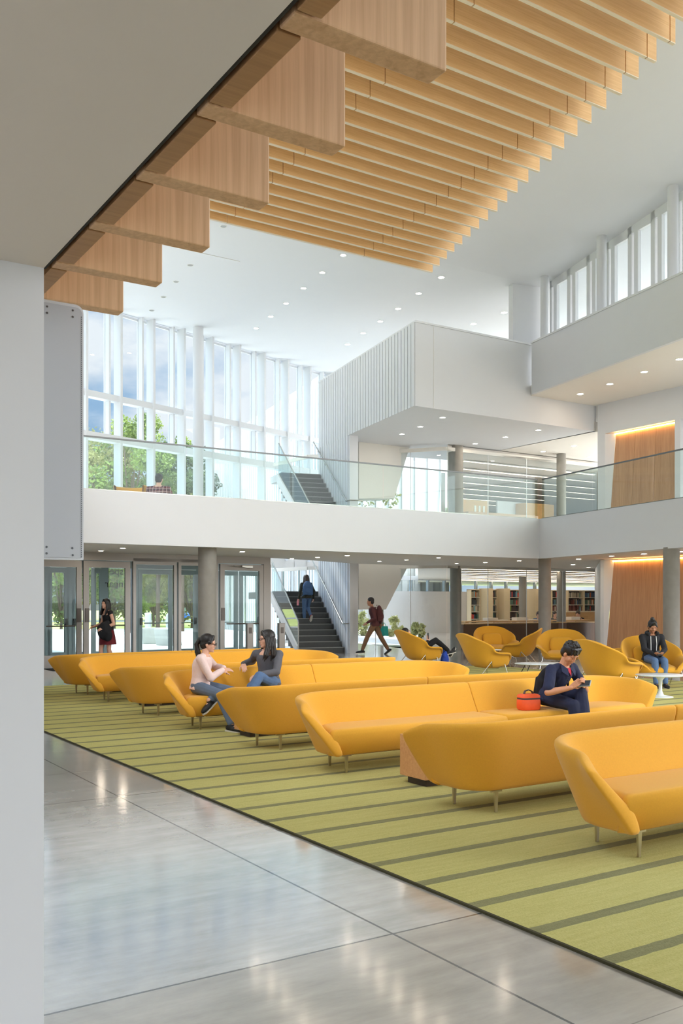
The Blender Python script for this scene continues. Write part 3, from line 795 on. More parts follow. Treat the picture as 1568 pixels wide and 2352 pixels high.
for u in (107,161,242,310,457,495):
    o.wallbox(od(u)-B*.09, od(u)+B*.09, 0, 2.56, .12, A)
o.wallbox(od(612), dw(618), 0, .12, .1); 
struct(o.build('trim_11', M['outerframe']))
o = MB(); o.wallbox(od(612)+B*.02, dw(619)+A*.15, .1, ZB, .012); struct(o.build('window_70', M['glass_blue']))
# lettering on the door pane (read from behind)
for k, (txt, v) in enumerate((('spe', 1312), ('near', 1341))):
    cu_ = bpy.data.curves.new('t', 'FONT'); cu_.body = txt; cu_.size = .30; cu_.extrude = .002
    to = bpy.data.objects.new('t', cu_); COL.objects.link(to); dg = bpy.context.evaluated_depsgraph_get()
    me = bpy.data.meshes.new_from_object(to.evaluated_get(dg)); bpy.data.objects.remove(to)
    me.materials.clear(); me.materials.append(M['black'])
    ob = bpy.data.objects.new('door_lettering', me); COL.objects.link(ob)
    p = od(283)-A*.02 + B*.0; p.z = H+(HY-v-8)/F*p.y
    R = Matrix((( -B.x, 0, A.x, p.x), (-B.y, 0, A.y, p.y), (0, 1, 0, p.z), (0,0,0,1)))
    ob.matrix_world = R
    tag(ob, ['upper line of black reversed lettering on the entrance glass', 'lower line of black reversed lettering on the entrance glass'][k], 'lettering')
p_, q_ = od(242)+B*.1, od(309)-B*.1
o = MB(); o.wallbox(p_, q_, .1, 2.56, .012, A); struct(o.build('window_71', M['glass_blue']))
# ================================================================== FURNITURE
# ---- long sofa: local x along the sofa, local -y to the front, origin on the floor midway between the front legs
LH = 1.92
def sofa_path(z, off):
    """plan outline of one half (left half, from the front tip of the arm to the middle of the back) at height z, inset by off"""
    X = LH + .165 + .50*(z-.16) - off
    Y = .44 + .30*(z-.16) - off
    R = max(.12, .24 + .42*(z-.16) - off*.6)
    return X, Y, R
def sofa_pts(z, off, us):
    X, Y, R = sofa_path(z, off)
    yf = -.085
    out = []
    for k, t in us:
        if k == 'arm': out.append(V((-X - .30*max(0, z-.16)*(1-t), yf + (Y-R-yf)*t, z)))
        elif k == 'cor':
            a = PI - PI/2*t; out.append(V((-X+R + R*math.cos(a), Y-R + R*math.sin(a), z)))
        else: out.append(V((-X+R + (X-R-.003)*t, Y, z)))
    return out
US = [('arm', t) for t in (0, .12, .35, .65, .9)] + [('cor', t) for t in (.06,.2,.35,.5,.65,.8,.94)] + [('bak', t) for t in (.03,.2,.45,.7,.9,.985,1)]
ARC = [0]
def rim_z(i):
    k, t = US[i]
    if k == 'arm': f = t*.42
    elif k == 'cor': f = .42+.40*t
    else: f = min(1, .82+.18*min(1, t*4))
    f = max(0, min(1, f))
    return .60 + (.715-.60)*(1-(1-f)**1.8)
def make_sofa():
    root = empty('sofa', (0,0,0))
    z0 = .165
    for side in (-1, 1):
        cols = []
        n = len(US)
        for i in range(n):
            zr = rim_z(i); loop = []
            th0, th1 = .125, .085
            # outer face upwards
            for f in (0, .04, .25, .5, .75, .93):
                z = z0 + (zr-.03-z0)*f; loop.append((z, 0.0 if f else .012))
            loop += [(zr-.008, .014), (zr, .045), (zr-.008, .075)]
            zi = .30
            for f in (.06, .3, .6, .9, 1):
                z = (zr-.03) + (zi-(zr-.03))*f; loop.append((z, th1 + (th0-th1)*f + .10*f*f*(.5 if US[i][0] == 'bak' else .35 if US[i][0] == 'cor' else .15)))
            loop += [(z0+.03, .105), (z0, .08)]
            pts = []
            for z, off in loop:
                p = sofa_pts(z, off, [US[i]])[0]
                # front of the arm leans back towards the rim
                if US[i][0] == 'arm' :
                    lean = max(0, (z-.30))*.22*(1-US[i][1])
                    p.y += lean
                if side == 1: p.x = -p.x
                pts.append(p)
            cols.append(pts)
        o = MB(); m = len(cols[0])
        if side == 1: cols = [c[::-1] for c in cols]
        vs = [p for c in cols for p in c]; fs = []
        for i in range(n-1):
            for j in range(m):
                j2 = (j+1) % m
                fs.append((i*m+j, (i+1)*m+j, (i+1)*m+j2, i*m+j2))
        o.add(vs, fs, 0, True)
        # caps with an inset ring
        for ci, rev in ((0, False), (n-1, True)):
            c = cols[ci]; nn = m//2
            ctr = sum(c, V((0,0,0)))/m
            bulge = V((0,-.02,0)) if ci == 0 else V((0,0,0))
            ring = [p + (ctr-p)*.12 + bulge for p in c]
            base = len(o.v); o.v += [V(p) for p in c] + ring
            for j in range(m):
                j2 = (j+1) % m
                f = [base+j, base+j2, base+m+j2, base+m+j]
                o.f.append(f[::-1] if rev else f); o.mi.append(0); o.sm.append(True)
            f = [base+m+j for j in range(m)]
            # quads across
            for j in range(m//2-1):
                q = [base+m+j, base+m+j+1, base+m+(m-2-j), base+m+(m-1-j)]
                o.f.append(q[::-1] if rev else q); o.mi.append(0); o.sm.append(True)
        ob = o.build('backrest', [M['yellow']], root)
        bm = bmesh.new(); bm.from_mesh(ob.data); bmesh.ops.remove_doubles(bm, verts=bm.verts, dist=.0004); bmesh.ops.recalc_face_normals(bm, faces=bm.faces); bm.to_mesh(ob.data); bm.free()
        sd = ob.modifiers.new('round', 'SUBSURF'); sd.levels = 1; sd.render_levels = 1
        # seat cushion of this half
        prof = []
        zt = .415
        inner = sofa_pts(.36, .10, [u for u in US])
        outl = [V((p.x, p.y, 0)) for p in inner]
        outl[0].y = -.115
        outl = [V((outl[0].x+.03, -.10, 0)), V((outl[0].x+.005,-.06,0))] + outl[1:]
        # bring the back edge down to x=0 and along the front
        loop = outl + [V((-.003, -.10, 0))]
        o = MB(); N = len(loop); rows = []
        ctr = V((-.9, .12, 0))
        def rowat(z, ins, fr):
            r = []
            for k, p in enumerate(loop):
                q = V(p)
                if ins:
                    d = V((ctr.x-q.x, ctr.y-q.y, 0)); d.normalize()
                    q += V((math.copysign(min(abs(d.x)*ins*2, ins), d.x), math.copysign(min(abs(d.y)*ins*2, ins), d.y), 0))
                if q.y < -.03: q.y += fr
                q.z = z; r.append(q)
            return r
        for z, ins, fr in ((.165,.05,.07),(.185,.012,.045),(.29,.0,.012),(.36,0,0),(.395,.008,.004),(.411,.028,.0),(.418,.07,0),(.42,.2,0)):
            rows.append(rowat(z, ins, fr))
        if side == 1:
            rows = [[V((-p.x, p.y, p.z)) for p in r][::-1] for r in rows]
        o.grid(rows, 0, True, closeu=True)
        o.add(rows[-1], [tuple(range(N))], 0, True); o.add(rows[0], [tuple(range(N-1,-1,-1))], 0, True)
        ob = o.build('seat_cushion', [M['yellow']], root)
        bm = bmesh.new(); bm.from_mesh(ob.data); bmesh.ops.remove_doubles(bm, verts=bm.verts, dist=.0004); bmesh.ops.recalc_face_normals(bm, faces=bm.faces); bm.to_mesh(ob.data); bm.free()
    # legs
    for x in (-LH, 0, LH):
        for y in (0, .40):
            xx = x - math.copysign(.07, x)*(1 if y else 0) if x else 0
            o = MB()
            o.prism([V((xx-.016,y-.009,.165)), V((xx+.016,y-.009,.165)), V((xx+.016,y+.009,.165)), V((xx-.016,y+.009,.165))], (0,0,-.005))
            vs = []
            for z, w_, t_ in ((0,.011,.007),(.165,.018,.010)):
                vs += [V((xx-w_,y-t_,z)), V((xx+w_,y-t_,z)), V((xx+w_,y+t_,z)), V((xx-w_,y+t_,z))]
            o.add(vs, [(3,2,1,0),(0,1,5,4),(1,2,6,5),(2,3,7,6),(3,0,4,7)])
            lg_ = o.build('leg', [M['legmetal']], root, bevel=.0015)
            o = MB(); o.box((xx, y, .160), (.05,0,0), (0,.014,0), (0,0,.006)); o.build('mounting_plate', [M['legmetal']], lg_)
    o = MB()
    o.bx(-LH+.1, LH-.1, .05, .09, .15, .166); o.bx(-LH+.1, LH-.1, .31, .35, .15, .166)
    o.build('frame_bar', [M['plinth']], root)
    return root
SOF = [  # measured front-left leg (x, y), faces the camera?, label
 ((1.835, 5.83), True, 'empty yellow wool sofa with its seat facing out, cut off by the picture edge'),
 ((.880, 7.374), False, 'yellow wool sofa seen from behind with an oak box peeking past its end'),
 ((.044, 8.725), True, 'yellow wool sofa carrying the boy in navy and the orange lunch bag'),
 ((-.929, 10.39), False, 'yellow wool sofa seen from behind, between the two talking women and the boy'),
 ((-1.747, 11.70), True, 'yellow wool sofa on which the two women sit talking'),
 ((-2.826, 13.45), False, 'yellow wool sofa seen from behind, just beyond the two talking women'),
 ((-3.70, 15.0), True, 'empty yellow wool sofa facing out, second row from the entrance doors'),
 ((-4.627, 16.49), False, 'yellow wool sofa seen from behind, last in the row towards the entrance doors'),
]
sofa0 = None; SOFAS = []
for (x, y), fr, lab in SOF:
    s = make_sofa() if sofa0 is None else copy_tree(sofa0)
    sofa0 = sofa0 or s
    p = V((x, y, 0)) + B*LH
    p.z = .0125 if p.dot(A) < 18 and p.dot(B) > 3.3 else .0125
    s.location = p; s.rotation_euler = (0,0,ANG + (0 if fr else PI))
    tag(s, lab, 'sofa', 'long yellow sofas'); SOFAS.append(s)
# oak boxes between facing sofas
def oakbox(p, L, w, label):
    root = empty('oak_box', p, ANG)
    o = MB(); o.bx(0, L, -w, 0, .065, .42); o.build('body', [M['oak_box']], root, bevel=.003)
    o = MB(); o.bx(.05, L-.05, -w+.05, -.05, 0, .066); o.build('plinth', [M['plinth']], root)
    tag(root, label, 'side table', 'oak boxes between facing sofas')
for (x, y), lab in (((.512, 8.29), 'low oak box table between the boy\'s sofa and the sofa seen from behind'),
                    ((.512-1.79, 8.29+2.975), 'low oak box table between the women\'s sofa and the sofa in front of it'),
                    ((.512-3.70, 8.29+6.27), 'low oak box table in the sofa row beside the entrance doors')):
    oakbox(V((x, y, .0125)), 1.5, .36, lab)

# ---- wide shell lounge chair with separate cushions
def make_womb():
    root = empty('lounge_chair', (0,0,0))
    # stations from front lip of the seat to the top of the back: y centre, z centre, half width, edge rise, edge y shift, curve power
    # stations from the front lip of the seat to the top of the back: y, z of the middle, half width, rise and y shift of the edge, tub-ness
    st = [(-.50,.315,.33,.05,.00,1),(-.455,.275,.46,.20,.0,1),(-.38,.25,.555,.275,.0,1),(-.22,.23,.575,.295,.0,1),(-.04,.22,.575,.315,-.03,1),(.10,.235,.575,.345,-.11,.75),
          (.20,.31,.572,.335,-.20,.4),(.275,.42,.56,.28,-.215,.15),(.335,.54,.53,.21,-.19,0),(.38,.66,.485,.135,-.14,0),(.415,.765,.44,.065,-.085,0),(.44,.855,.375,.02,-.04,0),(.453,.912,.28,-.01,-.012,0),(.458,.942,.15,-.012,-.004,0)]
    S_ = [-1,-.95,-.88,-.80,-.70,-.6,-.45,-.2,0,.2,.45,.6,.70,.80,.88,.95,1]
    TX = [0,.36,.72,.80,.86,.90,.93,.97,1.0]; 
    g = []
    def lerp_tab(a, xs, ys):
        for i in range(len(xs)-1):
            if a <= xs[i+1]: return ys[i] + (ys[i+1]-ys[i])*(a-xs[i])/(xs[i+1]-xs[i])
        return ys[-1]
    AX = [0,.2,.45,.6,.70,.80,.88,.95,1]
    TXv = [0,.30,.60,.69,.73,.77,.82,.92,1.0]; TZv = [0,.0,.03,.16,.42,.72,.93,1.0,1.02]
    for (y, z, hw, rise, ys, tb) in st:
        r = []
        for s in S_:
            a = abs(s)
            x = hw*(a*(1-tb) + lerp_tab(a, AX, TXv)*tb)
            f = (a**2.1)*(1-tb) + lerp_tab(a, AX, TZv)*tb
            r.append(V((math.copysign(x, s), y + ys*a**2, z + rise*f)))
        g.append(r)
    o = MB(); o.grid(g, 0, True)
    ob = o.build('shell', [M['yellow2']], root)
    so = ob.modifiers.new('thick', 'SOLIDIFY'); so.thickness = .045; so.offset = 0
    sd = ob.modifiers.new('round', 'SUBSURF'); sd.levels = 1; sd.render_levels = 2
    # seat cushion
    def pillow(name, w, d, t, loc, rx):
        o = MB(); rows = []
        def sq(u): return math.copysign(abs(u)**.55, u)
        N = 24
        for k, (f, zz) in enumerate(((.0,-.5),(.75,-.5),(.95,-.32),(1.0,0),(.95,.32),(.75,.5),(.0,.58))):
            rr = []
            for j in range(N):
                a = 2*PI*j/N
                rr.append(V((sq(math.cos(a))*w*f, sq(math.sin(a))*d*f, zz*t)))
            rows.append(rr)
        o.grid(rows, 0, True, closeu=True)
        R = Matrix.Rotation(rx, 3, 'X')
        for i in range(len(o.v)): o.v[i] = R @ o.v[i] + V(loc)
        ob = o.build(name, [M['yellow2']], root); 
        sd = ob.modifiers.new('round', 'SUBSURF'); sd.levels = 1; sd.render_levels = 1
    pillow('seat_cushion', .33, .32, .13, (0,-.19,.355), .12)
    pillow('back_cushion', .27, .21, .09, (0,.205,.555), 1.15)
    # side seam band and wire legs
    for sx in (-1, 1):
        o = MB(); o.tube([(sx*.40,-.33,.30),(sx*.47,-.38,.02),(sx*.475,-.385,.0)], .009, 8); o.build('leg', [M['chrome']], root)
        o = MB(); o.tube([(sx*.455,.0,.36),(sx*.465,.17,.17),(sx*.475,.32,.0)], .009, 8); o.build('leg', [M['chrome']], root)
    o = MB(); o.tube([(-.40,-.33,.30),(-.36,-.2,.215),(.0,-.1,.195),(.36,-.2,.215),(.40,-.33,.30)], .009, 8)
    o.tube([(-.455,.0,.36),(-.40,-.04,.25),(0,-.02,.205),(.40,-.04,.25),(.455,.0,.36)], .009, 8)
    o.build('wire_frame', [M['chrome']], root)
    return root
WOM = [  # px of centre, depth, forward direction (x, y), label
 (956, 22.4, (.93, .36), 'yellow shell lounge chair in which someone lies back with a phone'),
 (1105, 19.9, (.92,.30), 'yellow shell lounge chair turned sideways, between the reclining person and the glass'),
 (1136, 26.0, (.15,-1), 'empty yellow shell lounge chair facing out in front of the dark wood counter'),
 (1201, 23.9, (-.93,.28), 'yellow shell lounge chair turned away sideways behind the low wire-legged table'),
 (1289, 22.6, (-.25,-1), 'yellow shell lounge chair facing out, partly hidden behind the boy'),
 (1386, 16.6, (.90,.42), 'large yellow shell lounge chair seen from behind just past the boy'),
 (1446, 20.9, (-.93,.35), 'yellow shell lounge chair turned sideways behind the hoodie wearer'),
 (1497, 17.9, (.10,-1), 'yellow shell lounge chair in which the hoodie wearer sits'),
]
w0 = None; WOMBS = []
for (u, d, fd, lab) in WOM:
    w_ = make_womb() if w0 is None else copy_tree(w0); w0 = w0 or w_
    p = V(((u-CX)/F*d, d, 0)); a, b_ = p.dot(A), p.dot(B)
    p.z = .0125 if a < 18.05 else .0
    w_.location = p; w_.rotation_euler = (0,0,math.atan2(fd[1], fd[0])+PI/2); w_.scale = (1.04,1.0,1.0)
    tag(w_, lab, 'lounge chair', 'yellow shell lounge chairs'); WOMBS.append(w_)
# tables
def tulip(u, d, r, z, label):
    p = V(((u-CX)/F*d, d, .0125)); root = empty('pedestal_table', p)
    o = MB(); o.lathe((0,0,0), [(r*.9, z-.022),(r*.99, z-.012),(r, z-.004),(r*.99, z),(.01, z)], 48); o.build('tabletop', [M['tabletop']], root)
    o = MB(); o.lathe((0,0,0), [(r*.52,.0),(r*.52,.008),(r*.40,.018),(r*.14,.04),(.03,.10),(.026,.2),(.034,z-.1),(.07,z-.05),(.13,z-.02)], 36); o.build('pedestal', [M['tabletop']], root)
    tag(root, label, 'table')
tulip(1516, 15.75, .40, .375, 'round white pedestal table in front of the hoodie wearer')
def wire_table(u, d, rx, ry, z, label, zf=.0125):
    p = V(((u-CX)/F*d, d, zf)); root = empty('low_table', p)
    o = MB(); N = 40
    rows = [[V((rx*f*math.cos(2*PI*k/N), ry*f*math.sin(2*PI*k/N), zz)) for k in range(N)] for f, zz in ((.01,z-.02),(.93,z-.02),(1,z-.006),(.99,z),(.01,z))]
    o.grid(rows, 0, True, closeu=True); o.build('tabletop', [M['tabletop']], root)
    for sx, sy in ((-1,-1),(1,-1),(-1,1),(1,1)):
        o = MB(); o.tube([(sx*rx*.55,sy*ry*.5,z-.02),(sx*rx*.85,sy*ry*.8,0)], .008, 8); o.build('leg', [M['black']], root)
    tag(root, label, 'table')
wire_table(1248, 18.3, .56, .40, .40, 'oval white low table on thin dark legs behind the boy\'s sofa')
wire_table(1129, 23.2, .24, .24, .44, 'small round white table between the sideways and the facing lounge chair', .0)
# orange lunch bag on the boy's sofa
bp_ = V((0.044,8.725,0)) + B*2.42 + A*.13; bp_.z = .42+.0125+.004
root = empty('lunch_bag', bp_, ANG-.18)
M['orange'] = mat('orange_nylon', (238, 92, 44), .6, noise=.08, nscale=30, bump=.15, bscale=40)
M['orange2'] = mat('dark_grey_zip', (70, 62, 66), .6)
o = MB(); rows = []
for z, w_, d_ in ((0,.108,.072),(.02,.118,.08),(.09,.118,.08),(.115,.112,.076)):
    rows.append([V((w_*math.copysign(abs(math.cos(2*PI*k/28))**.4, math.cos(2*PI*k/28)), d_*math.copysign(abs(math.sin(2*PI*k/28))**.4, math.sin(2*PI*k/28)), z)) for k in range(28)])
o.grid(rows, 0, True, True); o.add(rows[0], [tuple(range(27,-1,-1))]); o.add(rows[-1], [tuple(range(28))]); o.build('body', [M['orange']], root)
o = MB(); rows = []
for z, w_, d_ in ((.112,.114,.078),(.132,.114,.078)):
    rows.append([V((w_*math.copysign(abs(math.cos(2*PI*k/28))**.4, math.cos(2*PI*k/28)), d_*math.copysign(abs(math.sin(2*PI*k/28))**.4, math.sin(2*PI*k/28)), z)) for k in range(28)])
o.grid(rows, 0, True, True); o.build('zip_band', [M['orange2']], root)
o = MB(); rows = []
for z, w_, d_ in ((.130,.116,.08),(.155,.113,.077),(.168,.09,.06),(.17,.02,.01)):
    rows.append([V((w_*math.copysign(abs(math.cos(2*PI*k/28))**.4, math.cos(2*PI*k/28)), d_*math.copysign(abs(math.sin(2*PI*k/28))**.4, math.sin(2*PI*k/28)), z)) for k in range(28)])
o.grid(rows, 0, True, True); lid = o.build('lid', [M['orange']], root)
o = MB()
pts = [V((-.06,0,.165)), V((-.045,0,.20)), V((0,0,.212)), V((.04,0,.195)), V((.055,0,.165))]
for i in range(4):
    a_, b_ = pts[i], pts[i+1]; dd = (b_-a_).normalized(); o.box((a_+b_)/2, (b_-a_)*.52, (0,.014,0), dd.cross(V((0,1,0)))*.004, 0)
o.build('handle', [M['orange2']], lid)
tag(root, 'orange zipped lunch bag standing on the sofa beside the boy', 'bag')

# ================================================================== LIBRARY BEHIND THE GLASS
def glasswall(name, p, q, z0, z1, n, label=None):
    root = empty(name, (p+q)/2+UP*z0); loc = V((root.location.x, root.location.y, 0)); L = (q-p).length; d = (q-p).normalized()
    for k in range(n):
        o = MB(); o.wallbox(p+d*(L*k/n+.008)-loc, p+d*(L*(k+1)/n-.008)-loc, 0, z1-z0, .012); o.build('pane', [M['glass_win']], root)
    for k in range(1, n):
        o = MB(); o.wallbox(p+d*(L*k/n-.009)-loc, p+d*(L*k/n+.009)-loc, 0, z1-z0, .02); o.build('joint_strip', [M['mullion']], root)
    o = MB(); o.wallbox(p-loc, q-loc, z1-z0-.06, z1-z0+.06, .06); o.build('head_frame', [M['oak_desk'] if False else M['soffit']], root)
    struct(root)
gA, gB = lg(1027), lg(1371)
glasswall('window_80', gA, gB, 0, ZB, 4)
glasswall('window_81', gA, gB, ZF2, 6.72, 4)
# glass returning to the outside wall
gC = gA - B*3.0 + A*4.0
for nm, z0, z1 in (('window_82', 0, ZB), ('window_83', ZF2, 6.72)):
    glasswall(nm, gA-B*.03, gC, z0, z1, 4)
gD = V((.8, 37.2, 0))
gE = RB0 + B*.6 + A*6.0
glasswall('window_84', gC, gE, 0, ZB, 4)
glasswall('window_85', gC, gE, ZF2, 6.72, 4)
# counters behind the glass
def counter(u0, u1, label):
    p, q = lgo(u0,.35), lgo(u1,.35); root = empty('wood_counter', (p+q)/2); loc = V((root.location.x, root.location.y, 0))
    o = MB(); o.wallbox(p-loc, q-loc, .06, .84, .5, A); o.build('body', [M['oak_dark']], root)
    o = MB(); o.wallbox(p-loc-A*.02, q-loc-A*.02, .84, .875, .54, A); o.build('worktop', [M['oak_desk']], root)
    o = MB(); o.wallbox(p-loc+A*.03, q-loc+A*.03, 0, .06, .4, A); o.build('plinth', [M['plinth']], root)
    tag(root, label, 'counter')
counter(1064, 1282, 'long dark wood counter behind the library glass')
counter(1301, 1370, 'shorter dark wood counter behind the library glass beside the white pier')
# book cases: B direction at depth 47
BS0 = V(((1280-CX)/F*47, 47, 0))
def bs(u): return BS0 + B*on(u, BS0, B)
units = [(1076,1098),(1113,1137),(1152,1191),(1219,1250),(1262,1285),(1299,1335),(1336,1373)]
levels = [.08,.46,.84,1.18,1.50,1.86]
bookcols = [(112,46,38),(52,60,66),(70,104,92),(206,196,176),(60,44,40),(180,92,44),(44,72,108),(150,140,120),(120,168,176),(34,36,40),(196,60,44),(122,150,60)]
bmats = [mat('book_cloth_%d' % i, c, .7) for i, c in enumerate(bookcols)]
def make_book(mi, w, h):
    root = empty('book', (0,0,0))
    o = MB(); o.bx(-w/2, w/2, -.10, -.095, 0, h); o.bx(-w/2, -w/2+.004, -.10, .10, 0, h); o.bx(w/2-.004, w/2, -.10, .10, 0, h)
    o.build('cover', [bmats[mi]], root)
    o = MB(); o.bx(-w/2+.004, w/2-.004, -.094, .092, .006, h-.006); o.build('pages', [M['paper']], root)
    return root
bookproto = {}
nb = 0
UNAME = ['bookcase by the glass corner column','second bookcase from the corner','bookcase beside the pale column','bookcase past the pale column','bookcase behind the balcony-corner column','bookcase behind the inner column','bookcase beside the white pier']
CNAME = ['dark red','slate grey','green','cream','brown','orange','blue','stone grey','pale blue','black','bright red','olive']
rng = random.Random(5)
for ui, (u0, u1) in enumerate(units):
    p, q = bs(u0), bs(u1); root = empty('bookcase', (p+q)/2, ANG); L = (q-p).length
    o = MB(); o.bx(-L/2, -L/2+.04, -.15, .15, 0, 2.22); o.bx(L/2-.04, L/2, -.15, .15, 0, 2.22); o.bx(-L/2, L/2, -.15, .15, 2.18, 2.22); o.build('case', [M['cream']], root)
    o = MB(); o.bx(-L/2, L/2, .13, .15, 0, 2.2); o.build('back', [M['plinth']], root)
    for z in levels:
        o = MB(); o.bx(-L/2+.04, L/2-.04, -.14, .13, z-.03, z); o.build('shelf', [M['shelf']], root)
    tag(root, 'tall white-shelved %s, seen through the glass' % UNAME[ui], 'bookcase', 'library bookcases')
    for li, z in enumerate(levels[2:]):
        x = -L/2+.06; k = 0
        base = rng.choice([0,1,2,4,6,9,7]); lev = ['fourth','third','second','top'][li]
        while x < L/2-.10:
            w_ = rng.uniform(.055,.095); h_ = rng.uniform(.20,.285)
            if rng.random() < .07: x += .14; continue
            mi = base if rng.random() < .5 else rng.randrange(len(bmats))
            key = (mi, round(w_,2), round(h_,2))
            if x + w_ > L/2-.05: break
            key = (mi, 0, 0)
            if key not in bookproto: bk = bookproto[key] = make_book(mi, .075, .25)
            else: bk = copy_tree(bookproto[key])
            bk.scale = (w_/.075, 1, h_/.25)
            bk.location = V(root.location) + B*(x+w_/2) - A*.02 + UP*(z+.001)
            bk.rotation_euler = (0,0,ANG)
            k += 1; x += w_+.002; nb += 1
            tag(bk, '%s book, %s on the %s shelf of the %s' % (CNAME[mi], ORD[min(k-1,28)], lev, UNAME[ui]), 'book', 'library books')
for i, (u0, u1) in enumerate(((1099,1112),(1138,1151),(1209,1218))):
    p, q = bs(u0)-A*.6, bs(u1)-A*.6; root = MB(); root.wallbox(p, q, 0, 2.26, .6, A); ob = root.build('end_panel', [M['cream']], bevel=.004)
    tag(ob, 'cream end panel of a shelf row, %s from the glass corner' % ORD[i], 'panel')
# back wall with high windows
bk0, bk1 = bs(1040)+A*6, bs(1420)+A*6
o = MB(); o.wallbox(bk0, bk1, 0, 2.2, .3, A); o.wallbox(bk0, bk1, 2.78, 3.0, .3, A); struct(o.build('wall_library', [M['white']]))
for i in range(10):
    p, q = bk0+(bk1-bk0)*(i/10), bk0+(bk1-bk0)*((i+1)/10); root = empty('window_%d' % (90+i), (p+q)/2+UP*2.2); loc = V((root.location.x, root.location.y, 0))
    o = MB(); o.wallbox(q-B*.08-loc, q-loc, 0, .6, .2, A); o.build('frame', [M['outerframe']], root)
    o = MB(); o.wallbox(p-loc+A*.1, q-loc+A*.1, 0, .6, .012, A); o.build('pane', [M['glass_win']], root); struct(root)
# light strips
def strip(p, q, z, label, g, m='strip'):
    root = empty('light_strip', (p+q)/2+UP*z); loc = V((root.location.x, root.location.y, 0)); 
    o = MB(); o.wallbox(p-loc, q-loc, -.02, 0, .10, A); o.build('diffuser', [M[m]], root)
    o = MB(); o.wallbox(p-loc-A*.02, q-loc-A*.02, -.016, .02, .14, A); o.build('housing', [M['lampring']], root)
    tag(root, label, 'light', g)
for k in range(8):
    dd = 1.2 + 1.55*k
    strip(lgo(1066 if k else 1068, dd), lgo(1366 if k < 5 else 1250, dd), 6.62, 'long warm light strip on the upper library ceiling, %s behind the glass' % ORD[k], 'upper library light strips', 'strip_up')
for k in range(9):
    dd = 1.4 + 1.7*k
    strip(lgo(1040, dd), lgo(1368, dd), ZB+.01, 'long warm light strip on the ground-floor library ceiling, %s behind the glass' % ORD[k], 'lower library light strips')
o = MB(); pts = [lgo(1027, .1), lgo(1420, .1), lgo(1420, 15.5), lgo(1027, 15.5)]
o.prism([p+UP*6.66 for p in pts], (0,0,.2)); struct(o.build('ceiling_library_upper', [M['soffit']]))
o = MB(); o.wallbox(lgo(1015, 15), lgo(1420, 15), ZF2, 6.7, .2, A); struct(o.build('wall_library_upper', [mat('pale_green_wall', (206,212,190), .8)]))
o = MB(); o.wallbox(lgo(1405, .2), lgo(1425, 16), 0, 6.9, .2, -A); struct(o.build('wall_library_right', [M['white']]))
o = MB(); o.wallbox(lgo(1022, 4.5), lgo(1015, 15), ZF2, 6.7, .2, -B); struct(o.build('wall_library_left', [M['white']]))
# upper library wood pieces
def upbox(u0, u1, dd, z0, z1, t, m, name, label, cat):
    p, q = lgo(u0,dd), lgo(u1,dd); o = MB(); o.wallbox(p, q, z0, z1, t, A); ob = o.build(name, [m], bevel=.01); tag(ob, label, cat); return ob
ob = upbox(1047, 1122, 3.0, ZF2, 5.50, .5, M['oak_desk'], 'oak_screen', 'oak screen with narrow slots on the upper floor behind the glass', 'screen')
o = MB()
for k in range(3):
    p = lgo(1089+k*10, 2.985); o.wallbox(p-V(ob.location), p+B*.09-V(ob.location), 4.85-ZF2, 5.3-ZF2, .01, A)
o.build('slot', [M['paper']], ob)
ob = upbox(1075, 1236, 1.2, ZF2, 4.84, .5, M['oak_wall'], 'oak_desk', 'long low oak desk upstairs right behind the library glass'.replace('right ', ''), 'desk')
ob = upbox(1142, 1206, 4.0, ZF2, 5.7, .1, M['white'], 'projection_board', 'white board standing upstairs among the oak furniture', 'board')
ob = upbox(1207, 1272, 3.4, ZF2, 5.62, .6, M['oak_desk'], 'oak_cabinet', 'tall oak cabinet upstairs beside the balcony corner', 'cabinet')
# tub chairs, desk and papers in the ground-floor library
def tubchair(p, rz, label):
    root = empty('tub_chair', p, rz); g = []
    for z, r in ((.40,.26),(.42,.29),(.62,.31),(.80,.33),(.82,.32),(.80,.29),(.6,.27),(.46,.25)):
        g.append([V((r*math.cos(a), r*math.sin(a), z)) for a in [PI*(-.15+1.3*k/18) for k in range(19)]])
    o = MB(); o.grid(g, 0, True); ob = o.build('back_shell', [M['yellow2']], root)
    o = MB(); o.lathe((0,0,0), [(.25,.36),(.27,.40),(.26,.46),(.02,.47)], 24); o.build('seat', [M['yellow2']], root)
    for k in range(4):
        a = PI/4+PI/2*k; o = MB(); o.tube([(.18*math.cos(a),.18*math.sin(a),.37),(.26*math.cos(a),.26*math.sin(a),0)], .014, 8); o.build('leg', [M['steel']], root)
    tag(root, label, 'chair'); return root
tubchair(lgo(1072, 1.35), .3, 'yellow tub chair at the library desk behind the corner column')
tubchair(lgo(1110, 1.35), -.2, 'yellow tub chair at the library desk, second from the corner column')
tubchair(lgo(1188, 1.4), .1, 'yellow tub chair at the library desk, half hidden by the counter')
p, q = lgo(1068, 2.2), lgo(1360, 2.2)
root = empty('study_desk', (p+q)/2); loc = V((root.location.x, root.location.y, 0))
o = MB(); o.wallbox(p-loc, q-loc, .86, .90, .8, A); o.build('desktop', [M['oak_desk']], root)
for f in (.02,.34,.66,.98):
    o = MB(); c = p+(q-p)*f-loc; o.wallbox(c-B*.03, c+B*.03, 0, .86, .8, A); o.build('leg', [M['oak_desk']], root)
tag(root, 'long light oak study desk inside the library', 'desk')
for i, (u, w_) in enumerate(((1132,.5),(1160,.3),(1200,.6),(1226,.45),(1322,.5))):
    c = lgo(u,2.45); o = MB(); o.wallbox(c-B*w_/2, c+B*w_/2, .902, .94 if i % 2 else 1.02, .3, A); ob = o.build('paper_stack', [M['paper']])
    tag(ob, 'stack of white papers on the library desk, %s along from the corner column' % ORD[i], 'papers')
